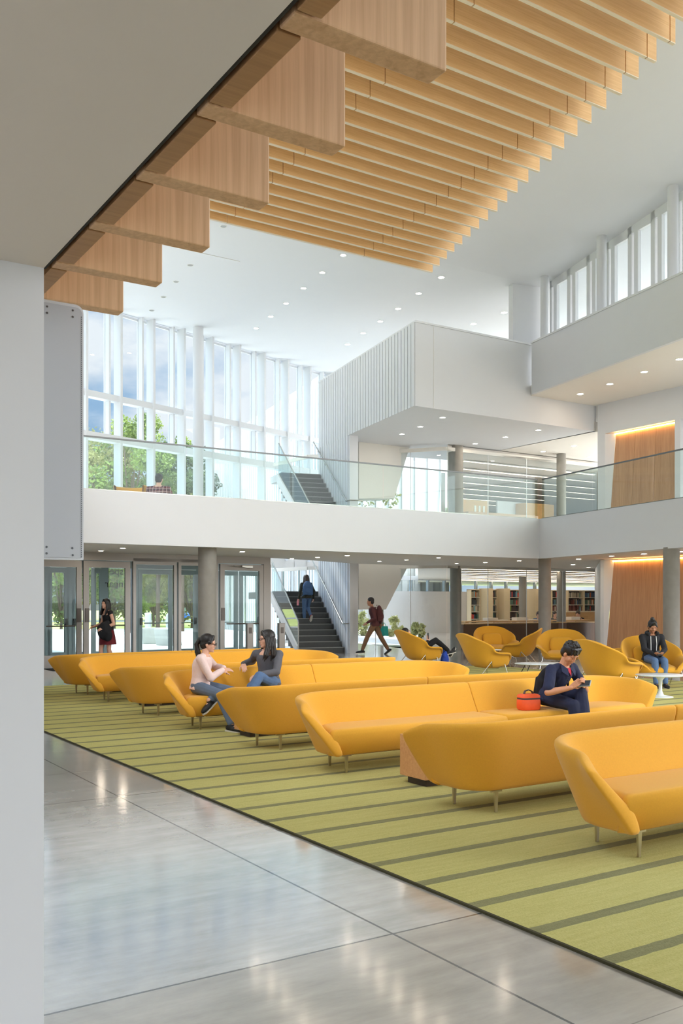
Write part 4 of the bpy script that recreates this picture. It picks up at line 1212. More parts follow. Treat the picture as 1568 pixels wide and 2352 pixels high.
p, q = lgo(1300, 4.5), lgo(1372, 4.5)
root = empty('reading_counter', (p+q)/2); loc = V((root.location.x, root.location.y, 0))
o = MB(); o.wallbox(p-loc, q-loc, 0, 1.18, .5, A); o.build('body', [M['oak_desk']], root); o = MB(); o.wallbox(p-loc-A*.03, q-loc-A*.03, 1.18, 1.22, .56, A); o.build('worktop', [M['cream']], root)
tag(root, 'light oak counter inside the library behind the woman in a black top', 'counter')
# upstairs chair and table by the window wall
c = P(300, 1135, 21.4); c.z = ZF2
ch = tubchair(c, PI*.0, 'yellow tub chair upstairs by the window wall beside the person in plaid'); ch.scale = (1.15,1.15,1.2)
c = P(272, 1135, 22.6); c.z = ZF2
root = empty('white_table', c); o = MB(); o.lathe((0,0,0), [(.5,.80),(.55,.81),(.55,.84),(.01,.84)], 32); o.build('tabletop', [M['tabletop']], root); o = MB(); o.lathe((0,0,0), [(.3,0),(.3,.02),(.04,.05),(.04,.8)], 24); o.build('pedestal', [M['tabletop']], root)
tag(root, 'round white table upstairs by the window wall', 'table')
# a seat for the person in plaid
c = P(363, 1135, 21.0); c.z = ZF2; PLAID = V(c)
ch = tubchair(c+V((0,0,0)), PI, 'yellow tub chair upstairs under the person in plaid'); ch.scale = (1,1,.86)
# ================================================================== PEOPLE
from mathutils import noise as mnoise
def remesh(mb, voxel, smooth=3, wr=0.0, wf=9.0, seed=0):
    me = bpy.data.meshes.new('tmp'); me.from_pydata([tuple(v) for v in mb.v], [], mb.f); me.update()
    ob = bpy.data.objects.new('tmp', me); COL.objects.link(ob)
    r = ob.modifiers.new('r', 'REMESH'); r.mode = 'VOXEL'; r.voxel_size = voxel
    s = ob.modifiers.new('s', 'SMOOTH'); s.factor = .5; s.iterations = smooth
    dg = bpy.context.evaluated_depsgraph_get()
    out = bpy.data.meshes.new_from_object(ob.evaluated_get(dg))
    bpy.data.objects.remove(ob); bpy.data.meshes.remove(me)
    if wr:
        so = V((seed*3.1, seed*1.7, seed))
        nv = len(out.vertices); nr = [v.normal.copy() for v in out.vertices]
        for v, n in zip(out.vertices, nr):
            p = v.co
            k = mnoise.noise(V((p.x*wf, p.y*wf, p.z*wf*.55))+so) + .5*mnoise.noise(V((p.x*wf*2.3, p.y*wf*2.3, p.z*wf*1.3))+so)
            v.co = p + n*(wr*k)
    for p in out.polygons: p.use_smooth = True
    out.update(); return out
def child(mb, name, m, parent, voxel, smooth=3, wr=0.0, wf=9.0, seed=0):
    me = remesh(mb, voxel, smooth, wr, wf, seed); me.name = name
    me.materials.clear(); me.materials.append(m)
    ob = bpy.data.objects.new(name, me); COL.objects.link(ob); ob.parent = parent; return ob
def ik(a, t, l1, l2, pole):
    d = t-a; L = d.length
    L2 = min(L, (l1+l2)*.998); dn = d.normalized()
    x = (l1*l1 - l2*l2 + L2*L2)/(2*L2); h = math.sqrt(max(l1*l1-x*x, 0))
    p = V(pole) - dn*V(pole).dot(dn)
    if p.length < 1e-4: p = V((0,0,1)) - dn*dn.z
    p.normalize()
    return a + dn*x + p*h, a + dn*L2
def loft(mb, secs, grow=0.0, seg=20):
    rows = []
    for c, ux, uf, rx, ry in secs:
        rows.append([c + ux*((rx+grow)*math.cos(2*PI*k/seg)) + uf*((ry+grow)*math.sin(2*PI*k/seg)) for k in range(seg)])
    mb.grid(rows, 0, True, closeu=True)
    mb.add(rows[0], [tuple(range(seg-1,-1,-1))]); mb.add(rows[-1], [tuple(range(seg))])
SKIN = {'tan': mat('skin_tan', (205,146,112), .5, noise=.05, nscale=30, spec=.4), 'fair': mat('skin_fair', (222,172,146), .5, noise=.05, nscale=30, spec=.4), 'brown': mat('skin_brown', (176,124,94), .5, noise=.05, nscale=30, spec=.4)}
M['lip'] = mat('lips', (176,96,86), .45); M['hair'] = mat('dark_hair', (24,19,17), .45, noise=.4, nscale=60, bump=.18, bscale=90); M['hairbr'] = mat('brown_hair', (52,36,28), .45, noise=.4, nscale=60, bump=.5, bscale=120)
M['eyew'] = mat('eye_white', (226,222,216), .3); M['iris'] = mat('dark_iris', (30,20,16), .2); M['jean'] = mat('blue_denim', (84,110,146), .85, noise=.16, nscale=18, bump=.2, bscale=300)
M['jean2'] = mat('grey_blue_denim', (98,112,134), .85, noise=.16, nscale=14, bump=.2, bscale=300); M['pink'] = mat('pale_pink_knit', (232,206,200), .92, noise=.07, nscale=60, bump=.4, bscale=180)
M['grey'] = mat('charcoal_jersey', (92,92,98), .85, noise=.08, nscale=40, bump=.15, bscale=260); M['navy'] = mat('navy_cotton', (32,38,68), .85, noise=.12, nscale=25, bump=.15, bscale=260); M['navy2'] = mat('navy_trousers', (30,36,64), .85, noise=.12, nscale=25, bump=.15, bscale=260)
M['hood'] = mat('black_hoodie', (36,36,40), .9, noise=.1, nscale=50, bump=.2, bscale=240); M['blackcloth'] = mat('black_cloth', (26,26,30), .9, noise=.1, nscale=40); M['olive'] = mat('dark_olive_jacket', (52,52,44), .9, noise=.1, nscale=30)
M['maroon'] = mat('maroon_shirt', (84,44,44), .9, noise=.1, nscale=30); M['khaki'] = mat('brown_chinos', (124,92,66), .9, noise=.1, nscale=20); M['skirt'] = mat('dark_red_skirt', (110,28,36), .85, noise=.1, nscale=30)
M['shoe'] = mat('black_shoe', (28,28,30), .6); M['sole'] = mat('pale_rubber_sole', (214,208,196), .7); M['shoered'] = mat('red_shoe', (150,50,46), .6); M['bluebag'] = mat('blue_backpack_cloth', (70,98,136), .85, noise=.1, nscale=30)
M['redshirt'] = mat('red_undershirt', (190,30,50), .8); M['teal'] = mat('teal_bag', (20,150,140), .6); M['cord'] = mat('white_cord', (232,232,230), .8); M['bluecloth'] = mat('bright_blue_cloth', (36,70,170), .8, noise=.15, nscale=20); M['pinkbot'] = mat('pink_plastic', (236,150,160), .35); M['screen'] = mat('phone_face', (60,64,70), .2); M['greydev'] = mat('grey_device', (150,160,160), .35)
# plaid
m_, nt, b = new_mat('plaid_flannel'); M['plaid'] = m_
tc = nt.nodes.new('ShaderNodeTexCoord'); sx = nt.nodes.new('ShaderNodeSeparateXYZ'); link(nt, tc.outputs['Object'], sx.inputs[0])
px_ = mth('LESS_THAN', mth('MODULO', mth('ADD', sx.outputs['X'], 9.0), .075), .028); pz_ = mth('LESS_THAN', mth('MODULO', mth('ADD', sx.outputs['Z'], 9.0), .075), .028)
lx_ = mth('LESS_THAN', mth('MODULO', mth('ADD', sx.outputs['X'], 9.03), .075), .006); lz_ = mth('LESS_THAN', mth('MODULO', mth('ADD', sx.outputs['Z'], 9.03), .075), .006)
crp = nt.nodes.new('ShaderNodeValToRGB'); e = crp.color_ramp.elements; e[0].color = srgb((128,48,52)); e[1].color = srgb((24,22,34))
link(nt, mth('MULTIPLY', mth('ADD', px_, pz_), .5), crp.inputs['Fac'])
mxp = nt.nodes.new('ShaderNodeMix'); mxp.data_type = 'RGBA'; mxp.inputs['B'].default_value = srgb((214,196,190)); link(nt, mth('MAXIMUM', lx_, lz_), mxp.inputs['Factor']); link(nt, crp.outputs['Color'], mxp.inputs['A'])
link(nt, mxp.outputs['Result'], b.inputs['Base Color']); b.inputs['Roughness'].default_value = .9

def person(label, loc, face, s=1.0, vox=.006, skin='tan', pelvis=(0,0,.52), neck=(0,.02,1.0), head=(0,0,0), hoff=(0,.035,.135), sx=(1,0,0), hx=(1,0,0),
           wr=None, wl=None, er=(.3,-.5,-.8), el=(-.3,-.5,-.8), ar=None, al=None, kr=(0,1,.4), kl=(0,1,.4), fr=(0,1,-.05), fl=(0,1,-.05),
           hr=None, hl=None, nr=None, nl=None, curl=.5, female=True, hair='short', hairm='hair', top='grey', sleeve=1.0, bottom='jean', shoe='shoe', neckline=.93, skirt=False, glasses=False, eyes_down=False, detail=True, wide=1.0, shirt_t0=-.02, hem=None, wrs=.004, legcut=1.0):
    root = empty('person', V(loc), math.atan2(face[1], face[0])-PI/2)
    tag(root, label, 'person')
    pel = V(pelvis); nk = V(neck); sxv = V(sx).normalized(); hxv = V(hx).normalized()
    spine = (nk-pel); spl = spine.length; sp = spine.normalized()
    def cen(t):
        p = pel + spine*t
        f = V((0,0,1)).cross(hxv)          # forward of the hips
        return p - f*(.03*math.sin(PI*max(0,min(1,t))))
    def axes(t):
        k = max(0, min(1, t)); ux = (hxv*(1-k)+sxv*k).normalized(); ax = sp if t > .05 else (sp+UP).normalized()
        uf = ax.cross(ux).normalized(); ux = uf.cross(ax).normalized(); return ux, uf
    w_ = (.94 if female else 1.04)*s*wide
    prof = [(-.20,.075,.07),(-.13,.135,.10),(-.02,.168,.118),(.12,.160,.112),(.28,.132,.098),(.45,.132,.102),(.62,.150,.112),(.76,.160,.108),(.86,.150,.092),(.93,.115,.075),(.99,.062,.06)]
    def secs(t0, t1, g=0):
        out = []
        for t, rx, ry in prof:
            if t0-.001 <= t <= t1+.001:
                ux, uf = axes(t); out.append((cen(t), ux, uf, rx*w_+g, ry*s+g))
        return out
    ux9, uf9 = axes(.9)
    shc = cen(.865)
    SW = (.158 if female else .182)*s*wide
    shr = shc + ux9*SW; shl = shc - ux9*SW
    hux, huf = axes(0)
    hpr = pel + hux*.085*s; hpl = pel - hux*.085*s
    UA, FA, TH, SH = .285*s, .25*s, .42*s, .42*s
    if wr is None: wr = shr + V((.05,.02,-.50))*s
    if wl is None: wl = shl + V((-.05,.02,-.50))*s
    elr, wr = ik(shr, V(wr), UA, FA, er); ell, wl = ik(shl, V(wl), UA, FA, el)
    if ar is None: ar = hpr + V((0,0,-.84))*s
    if al is None: al = hpl + V((0,0,-.84))*s
    knr, ar = ik(hpr, V(ar), TH, SH, kr); knl, al = ik(hpl, V(al), TH, SH, kl)
    fr = V(fr).normalized(); fl = V(fl).normalized()
    # head frame
    hc = nk + V(hoff)*s
    R = (Matrix.Rotation(head[0], 3, 'Z') @ Matrix.Rotation(head[1], 3, 'X') @ Matrix.Rotation(head[2], 3, 'Y'))
    def hp(x, y, z): return hc + R @ (V((x,y,z))*s)
    bd = MB()
    loft(bd, secs(-1, 1))
    bd.cap(cen(.95), hp(0,-.018,-.045), .056*s, .05*s)
    for sh_, e_, w2 in ((shr, elr, wr), (shl, ell, wl)):
        bd.cap(cen(.84)*.4+sh_*.6, sh_, .05*s, .049*s); bd.cap(cen(.97), sh_, .042*s, .046*s); bd.cap(sh_, e_, .046*s, .038*s); bd.cap(e_, e_+(w2-e_)*.35, .039*s, .04*s); bd.cap(e_+(w2-e_)*.35, w2, .04*s, .026*s)
    for h_, k_, a_, f_ in ((hpr, knr, ar, fr), (hpl, knl, al, fl)):
        bd.cap(h_, k_, .082*s, .053*s); bd.cap(k_, k_+(a_-k_)*.3, .053*s, .056*s); bd.cap(k_+(a_-k_)*.3, a_, .056*s, .036*s)
        u_ = (UP - f_*f_.z).normalized(); bd.cap(a_ - u_*.028*s - f_*.025*s, a_ + f_*.13*s - u_*.045*s, .034*s, .022*s)
    # hands
    def hand(w2, e_, d, n, side):
        d = (V(d).normalized() if d is not None else (w2-e_).normalized())
        n = V(n) if n is not None else V((-side*.6, .2, -.6))
        n = (n - d*n.dot(d)).normalized(); t = d.cross(n)*(-side)
        # thumb side
        if side < 0: pass
        q = .92*s
        for k in range(4):
            off = t*((1.5-k)*.0205*q)
            kn = w2 + d*.088*q + off
            bd.cap(w2 + off*.55 + d*.012*q, kn, .015*q, .0115*q, 8)
            L3 = [(.040,.026,.021),(.045,.030,.022),(.042,.027,.021),(.033,.021,.018)][k]
            p_ = kn; a = 0
            for j in range(3):
                a += curl*(.55,.75,.5)[j]
                dd = d*math.cos(a)+n*math.sin(a)
                q2 = p_ + dd*L3[j]*q; bd.cap(p_, q2, (.0098-.0008*j)*q, (.0092-.0008*j)*q, 8); p_ = q2
        th = w2 + d*.028*q + t*.026*q; d1 = (d*.62+t*.62+n*.45).normalized()
        p1 = th + d1*.042*q; d2 = (d*.85+t*.2+n*.5).normalized(); p2 = p1 + d2*.032*q; p3 = p2 + (d2+n*.2).normalized()*.024*q
        bd.cap(th - t*.012*q, p1, .016*q, .0115*q, 8); bd.cap(p1, p2, .0112*q, .0102*q, 8); bd.cap(p2, p3, .0102*q, .0085*q, 8)
    hand(wr, elr, hr, nr, 1); hand(wl, ell, hl, nl, -1)
    # head
    bd.ell(hp(0,-.014,.034), .073*s, .092*s, .082*s, R, seg=24, rings=14)
    bd.ell(hp(0,.018,-.03), .061*s, .068*s, .075*s, R, seg=20, rings=12)
    bd.ell(hp(0,.040,-.075), .040*s, .038*s, .034*s, R); bd.ell(hp(0,.066,-.094), .020*s, .016*s, .016*s, R)
    bd.cap(hp(-.038,.068,.022), hp(.038,.068,.022), .014*s, .014*s); bd.cap(hp(0,.079,.012), hp(0,.094,-.026), .008*s, .0105*s)
    bd.ell(hp(.013,.087,-.03), .010*s, .010*s, .008*s, R); bd.ell(hp(-.013,.087,-.03), .010*s, .010*s, .008*s, R)
    for q in (-1, 1):
        bd.ell(hp(q*.038,.054,-.028), .022*s, .019*s, .026*s, R); bd.ell(hp(q*.073,-.006,-.008), .010*s, .018*s, .030*s, R)
    bd.cap(hp(-.016,.074,-.062), hp(.016,.074,-.062), .011*s, .011*s)
    me = remesh(bd, vox, 3); me.name = 'body'; me.materials.clear(); me.materials.append(SKIN[skin])
    ob = bpy.data.objects.new('body', me); COL.objects.link(ob); ob.parent = root
    if detail:
        for q in (-1, 1):
            o = MB()
            if not eyes_down:
                o.ell(hp(q*.029,.0775,.002), .0115*s, .0065*s, .0055*s, R, 0); ey = o.build('eye', [M['eyew']], root); o = MB(); o.ell(hp(q*.029,.082,.0015), .0052*s, .003*s, .005*s, R, 0); o.build('iris', [M['iris']], ey)
            o = MB(); zl = -.001 if eyes_down else .0075; o.cap(hp(q*.042,.0755,zl), hp(q*.030,.0815,zl+.001), .0016*s, .0024*s, 6); o.cap(hp(q*.030,.0815,zl+.001), hp(q*.018,.082,zl), .0024*s, .0016*s, 6); o.build('eyelashes', [M['iris']], root)
            o = MB(); o.cap(hp(q*.047,.074,.023), hp(q*.030,.083,.028), .0018*s, .003*s, 6); o.cap(hp(q*.030,.083,.028), hp(q*.013,.0845,.024), .003*s, .0024*s, 6); o.build('eyebrow', [M[hairm]], root)
        o = MB(); o.cap(hp(-.019,.0795,-.0605), hp(.019,.0795,-.0605), .0036*s, .0036*s, 8); o.cap(hp(-.013,.081,-.066), hp(.013,.081,-.066), .0046*s, .0046*s, 8); o.build('lips', [M['lip']], root)
    if glasses:
        o = MB()
        for q in (-1, 1):
            o.tube([hp(q*.031+.024*math.cos(a), .100-.006*abs(math.cos(a)), -.001+.017*math.sin(a)) for a in [2*PI*k/16 for k in range(17)]], .0028*s, 6)
            o.tube([hp(q*.055,.094,.006), hp(q*.076,.03,.006), hp(q*.078,-.01,.002)], .0028*s, 6)
        o.tube([hp(-.008,.1,.003), hp(.008,.1,.003)], .0026*s, 6)
        o.build('eyeglasses', [M['black']], root)
    # hair
    hm = MB()
    def cap_hair(extra=0.0, front=.0):
        hm.ell(hp(0,-.026,.046), (.081+extra)*s, (.096+extra)*s, (.088+extra)*s, R, seg=24, rings=14)
        hm.ell(hp(0,-.05,-.01), (.076+extra)*s, (.062+extra)*s, (.072+extra)*s, R, seg=20)
    if hair == 'short':
        cap_hair(.004)
        rr = random.Random(11)
        for k in range(70):
            a = rr.uniform(0, 2*PI); e_ = rr.uniform(.15, 1.45)
            d = V((math.cos(a)*math.cos(e_), math.sin(a)*math.cos(e_), math.sin(e_)))
            if d.y > .5 and d.z < .45: continue
            p_ = hp(d.x*.078, -.026+d.y*.094, .046+d.z*.086); q_ = hp(d.x*.090+rr.uniform(-.02,.02), -.02+d.y*.108+rr.uniform(-.005,.022), .046+d.z*.104)
            hm.cap(p_, q_, .016*s, .007*s, 6)
        for k in range(9):
            x = -.06+.015*k; hm.cap(hp(x*.9,.045,.105), hp(x+.012,.085-abs(x)*.35,.052+.012*math.sin(k*2.1)), .016*s, .007*s, 6)
    elif hair == 'crop':
        cap_hair(.001)
    else:
        cap_hair(.005)
        for q in (-1, 1):
            hm.cap(hp(q*.012,.052,.105), hp(q*.068,.042,.02), .020*s, .016*s, 8)
            if hair == 'long':
                for k in range(6):
                    y0 = .035-.022*k
                    hm.cap(hp(q*.074, y0, .02), hp(q*.086, y0-.01, -.09), .016*s, .018*s, 8)
                    hm.cap(hp(q*.086, y0-.01, -.09), hp(q*(.092-.004*k), y0+(.03 if k < 3 else -.01), -.20-.012*(k%3)), .019*s, .016*s, 8)
                    hm.cap(hp(q*(.092-.004*k), y0+(.03 if k < 3 else -.01), -.20-.012*(k%3)), hp(q*(.085-.008*k), y0+(.055 if k < 3 else 0), -.27-.02*(k%2)), .016*s, .006*s, 8)
            else:
                hm.cap(hp(q*.070,.03,.03), hp(q*.066,-.05,.0), .016*s, .018*s, 8)
        if hair == 'long':
            for k in range(7): hm.cap(hp(-.06+.02*k,-.09,.0), hp(-.066+.022*k,-.10,-.22-.02*(k%3)), .026*s, .012*s, 8)
        if hair == 'pony':
            hm.cap(hp(0,-.105,.05), hp(0,-.135,.045), .028*s, .026*s)
            for k in range(6):
                x = -.022+.009*k
                hm.cap(hp(x*.6,-.13,.045), hp(x,-.165+.01*(k%2),-.03), .022*s, .026*s, 8); hm.cap(hp(x,-.165+.01*(k%2),-.03), hp(x*1.5,-.155+.02*(k%3),-.13), .026*s, .022*s, 8); hm.cap(hp(x*1.5,-.155+.02*(k%3),-.13), hp(x*2.1,-.13+.02*(k%3),-.22-.015*(k%2)), .02*s, .005*s, 8)
        if hair == 'bun':
            hm.ell(hp(0,-.07,.135), .040*s, .040*s, .036*s, R)
    child(hm, 'hair', M[hairm], root, max(vox*.95, .005), 3, .0012, 45)
    # top
    if top:
        tp = MB(); g = .013*s
        loft(tp, secs(shirt_t0, neckline), g)
        if hem: # longer hem over the hips
            ux, uf = axes(-.05); loft(tp, [(cen(-.16 if (V(ar)-pel).z < -.7*s or (V(al)-pel).z < -.7*s else -.06), ux, uf, .176*w_+g, .124*s+g), (cen(.03), *axes(0), .17*w_+g, .12*s+g)], .004)
        for sh_, e_, w2 in ((shr, elr, wr), (shl, ell, wl)):
            tp.cap(cen(.84)*.4+sh_*.6, sh_, .05*s+g, .05*s+g)
            if neckline > .85: tp.cap(cen(.95)*.6+sh_*.4, sh_, .038*s+g, .046*s+g)
            if sleeve <= .5:
                if sleeve > 0:
                    q = sh_ + (e_-sh_)*(sleeve*2); tp.cap(sh_, q, .050*s+g, .050*s+g)
            else:
                tp.cap(sh_, e_, .048*s+g, .042*s+g*.9); f_ = (sleeve-.5)*2; tp.cap(e_, e_+(w2-e_)*f_*.98, .044*s+g*.8, .032*s+g*.6)
        child(tp, 'top', M[top], root, max(vox, .007), 4, wrs, 11, seed=len(label))
    if bottom and not skirt:
        bt = MB(); g = .010*s
        loft(bt, secs(-1, .05), g)
        for h_, k_, a_, f_ in ((hpr, knr, ar, fr), (hpl, knl, al, fl)):
            bt.cap(h_, k_, .086*s+g, .058*s+g)
            if hem == 'flare':
                bt.cap(k_, k_+(a_-k_)*.9, .060*s+g, .076*s+g)
            else:
                bt.cap(k_, k_+(a_-k_)*.3, .058*s+g, .058*s+g); bt.cap(k_+(a_-k_)*.3, k_+(a_-k_)*.93*legcut, .058*s+g, .040*s+g)
        child(bt, 'trousers', M[bottom], root, max(vox, .007), 4, wrs*.8, 10, seed=len(label)+3)
    if skirt:
        bt = MB(); ux, uf = axes(0)
        loft(bt, [(pel+UP*.10*s, ux, uf, .15*s, .115*s), (pel, ux, uf, .185*s, .15*s), (pel-UP*.30*s, ux, uf, .24*s, .20*s)])
        child(bt, 'skirt', M[bottom], root, max(vox, .008), 3, .006, 9)
    # shoes
    if shoe:
        for a_, f_ in ((ar, fr), (al, fl)):
            up_ = UP - f_*f_.z; up_.normalize(); rt = f_.cross(up_)
            sh = MB(); base = a_ - up_*.062*s
            Rm = Matrix((rt, f_, up_)).transposed()
            sh.ell(base - f_*.02*s + up_*.018*s, .041*s, .062*s, .04*s, Rm); sh.ell(base + f_*.08*s + up_*.012*s, .047*s, .115*s, .038*s, Rm); sh.cap(base - f_*.01*s + up_*.02*s, base + f_*.10*s + up_*.008*s, .042*s, .036*s); sh.cap(base - f_*.02*s+up_*.03*s, a_ - up_*.015*s, .045*s, .042*s)
            so = child(sh, 'shoe', M[shoe], root, max(vox, .007), 3)
            sl = MB(); pts = [base + rt*(x*s) + f_*(y*s) - up_*.028*s for x, y in ((-.034,-.07),(.034,-.07),(.046,.06),(.042,.15),(.012,.19),(-.012,.19),(-.042,.15),(-.046,.06))]
            sl.prism(pts, up_*.018*s); sl.build('sole', [M['sole']], so)
    return dict(root=root, wr=wr, wl=wl, elr=elr, ell=ell, shr=shr, shl=shl, ar=ar, al=al, knr=knr, knl=knl, hp=hp, R=R, cen=cen, axes=axes, s=s, nk=nk)
def wpt(pd_, p): 
    r = pd_['root']; return Matrix.Translation(r.location) @ Matrix.Rotation(r.rotation_euler.z, 4, 'Z') @ V(p)
def phone(pd_, loc, rot, size, name, label, m1='black', m2='screen'):
    root = empty(name, wpt(pd_, loc)); root.rotation_euler = rot
    o = MB(); w_, h_, t_ = size; o.bx(-w_/2, w_/2, -h_/2, h_/2, -t_/2, t_/2); o.build('case', [M[m1]], root, bevel=.003)
    o = MB(); o.bx(-w_/2*.9, w_/2*.9, -h_/2*.9, h_/2*.9, t_/2, t_/2+.0012); o.build('screen', [M[m2]], root)
    tag(root, label, 'phone' if name == 'phone' else 'handheld device')

# --- boy in navy on the third sofa
bl = V((.044,8.725,0)) + B*2.77 + A*.12; bl.z = .0125
f_ = V((.56,-.83,0))
boy = person('boy in navy shirt and trousers sitting cross-legged on the sofa, bent over a handheld device', bl, f_, s=.97, vox=.0046, skin='tan', pelvis=(0,-.02,.535), neck=(0,.17,.905), head=(.05,-.72,.0), hoff=(-.01,.075,.12), female=False,
    wr=(.12,.37,.675), wl=(-.06,.40,.685), er=(.75,-.25,-.7), el=(-.75,-.3,-.7), hr=(-.45,.45,.5), hl=(.45,.45,.5), nr=(-.55,-.3,.1), nl=(.55,-.3,.1), curl=.75,
    ar=(.06,.46,.09), al=(.05,.50,.23), kr=(.1,.5,.8), kl=(-.1,.35,1), fl=(.0,.95,-.35), hair='short', eyes_down=True, top='navy', sleeve=.40, bottom='navy2', hem='flare', neckline=.95, wide=.93, wrs=.006)
phone(boy, (.02,.455,.72), (.75,-.1,f_.to_2d().angle_signed(V((0,-1)))*-1), (.155,.085,.012), 'handheld_device', 'grey handheld device held in the boy\'s hands', 'greydev', 'screen')
o = MB(); hp = boy['hp']
cc = boy['cen'](.97); ux, uf = boy['axes'](.95)
for q in (-1, 1): o.prism([cc+ux*q*.02+uf*.085, cc+ux*q*.085+uf*.035+UP*.035, cc+ux*q*.105+uf*.075-UP*.03, cc+ux*q*.05+uf*.125-UP*.055], UP*.008+uf*.006)
o.build('collar', [M['navy']], boy['root'])
o = MB(); o.prism([cc+ux*-.03+uf*.075+UP*.01, cc+ux*.03+uf*.075+UP*.01, cc+ux*0+uf*.112-UP*.055], uf*.008); o.build('undershirt', [M['redshirt']], boy['root'])
o = MB()
for t_ in (.85,.72,.58,.44): o.ell(boy['cen'](t_)+boy['axes'](t_)[1]*.135, .006,.006,.006)
o.build('buttons', [M['black']], boy['root'])
# backpack behind the boy
def backpack(name, loc, rz, dims, m, label, tilt=0.0, pocket=True):
    root = empty(name, loc, rz); root.rotation_euler = (tilt, 0, rz); w_, d_, h_ = dims
    mb = MB(); mb.ell((0,0,h_*.55), w_*.52, d_*.5, h_*.48); mb.box((0,0,h_*.36), (w_*.46,0,0), (0,d_*.40,0), (0,0,h_*.34)); mb.ell((0,0,h_*.2), w_*.5, d_*.5, h_*.2)
    bob = child(mb, 'body', m, root, .012, 4, .006, 8)
    if pocket:
        mb = MB(); mb.ell((0,-d_*.42,h_*.32), w_*.36, d_*.22, h_*.22); child(mb, 'pocket', m, bob, .012, 3)
    for q in (-1, 1):
        mb = MB(); mb.tube([(q*w_*.28, d_*.42, h_*.9), (q*w_*.34, d_*.42+.14, h_*.88), (q*w_*.36, d_*.42+.16, h_*.55), (q*w_*.36, d_*.42, h_*.15)], .014, 8); mb.build('strap', [m], root)
    mb = MB(); mb.tube([(-.03,d_*.3,h_*.98),(0,d_*.3,h_*1.06),(.03,d_*.3,h_*.98)], .008, 6); mb.build('top_loop', [m], root)
    tag(root, label, 'backpack'); return root
bq = wpt(boy, (.0,-.15,.46))
backpack('backpack', bq, boy['root'].rotation_euler.z, (.28,.15,.42), M['blackcloth'], 'black backpack worn on the back of the boy in navy', -.25)

# --- two women on the fifth sofa
wl0 = V((-1.747,11.70,0))
p1 = wl0 + B*.10 + A*.20; p1.z = .0125
w1 = person('woman in a pale pink sweater and glasses sitting sideways on the sofa', p1, (.97,-.10), s=.95, vox=.0046, skin='fair', pelvis=(0,0,.505), neck=(-.01,.05,.925), head=(.0,-.12,.05), hoff=(-.01,.045,.135), female=True,
    wr=(-.10,.25,.715), wl=(-.22,.24,.735), er=(.6,-.15,-.7), el=(-.9,.2,-.5), hr=(-.6,.75,.05), hl=(.85,.25,-.1), nr=(-.3,-.4,-.8), nl=(.1,-.4,-.9), curl=.35,
    ar=(.37,.47,.085), al=(.27,.17,.37), kr=(.3,.6,.8), kl=(-.45,1,.05), fr=(.35,.9,-.08), fl=(.55,-.45,-.55), hx=(.93,-.35,0), hair='pony', top='pink', sleeve=1.0, bottom='jean2', glasses=True, wrs=.005, hem='over')
p2 = wl0 + B*1.05 + A*.19; p2.z = .0125
w2 = person('woman in a charcoal top with long dark hair, one arm on the sofa back', p2, (-.22,-.98), s=.98, vox=.0046, skin='fair', pelvis=(0,0,.52), neck=(.0,.03,.955), head=(-.95,-.02,.06), hoff=(.0,.04,.138), female=True,
    wr=(.33,.03,.765), wl=(.02,.33,.645), er=(.9,-.5,-.7), el=(-.8,-.2,-.4), hr=(-.35,.75,-.35), hl=(.55,.75,-.2), nr=(-.1,-.2,-.9), nl=(.0,-.2,-1), curl=.55,
    ar=(.1,.48,.09), al=(.12,.64,.33), kr=(0,.6,1), kl=(-.1,.4,1), hair='long', top='grey', sleeve=1.0, bottom='jean', glasses=True, neckline=.90, hem='over', wrs=.005)
o = MB(); o.prism([w2['cen'](.96)+w2['axes'](.95)[0]*-.07+w2['axes'](.95)[1]*.055, w2['cen'](.96)+w2['axes'](.95)[0]*.07+w2['axes'](.95)[1]*.055, w2['cen'](.74)+w2['axes'](.8)[1]*.132], w2['axes'](.9)[1]*.004); o.build('neckline', [SKIN['fair']], w2['root'])

# --- hoodie wearer in the lounge chair
p4 = V(WOMBS[7].location) + V((0.0,.02,0))
w4 = person('person in a black hoodie with white cords sitting in a lounge chair with a phone', p4, (.0,-1), s=1.0, vox=.0058, skin='brown', pelvis=(0,.02,.515), neck=(0,.0,.985), head=(.0,-.42,0), hoff=(0,.05,.13), female=True,
    wr=(.045,.34,.60), wl=(-.045,.34,.60), er=(.8,-.2,-.5), el=(-.8,-.2,-.5), hr=(-.55,.6,.1), hl=(.55,.6,.1), nr=(-.3,-.2,.8), nl=(.3,-.2,.8), curl=.5,
    ar=(.09,.52,.08), al=(-.09,.50,.08), kr=(0,.6,1), kl=(0,.6,1), hair='bun', eyes_down=True, top='hood', sleeve=1.0, bottom='jean', hem='over', wide=1.12, wrs=.006)
o = MB(); hc = w4['cen'](.96)
o.tube([hc+V((.10*math.sin(a), .02-.10*math.cos(a)*1.0, .03-.02*math.cos(a+PI))) for a in [-2.4+4.8*k/14 for k in range(15)]], .036, 10); child(o, 'hood', M['hood'], w4['root'], .009, 3)
for q in (-1, 1):
    o = MB(); f0 = w4['cen'](.90)+V((q*.05,.105,0)); o.tube([f0, w4['cen'](.6)+V((q*.055,.145,0)), w4['cen'](.25)+V((q*.05+.01,.15,0)), w4['cen'](.16)+V((q*.05+.01,.155,0))], .0065, 8); o.build('cord', [M['cord']], w4['root'])
phone(w4, (0,.405,.635), (.6,0,0), (.075,.15,.01), 'phone', 'black phone held by the hoodie wearer')

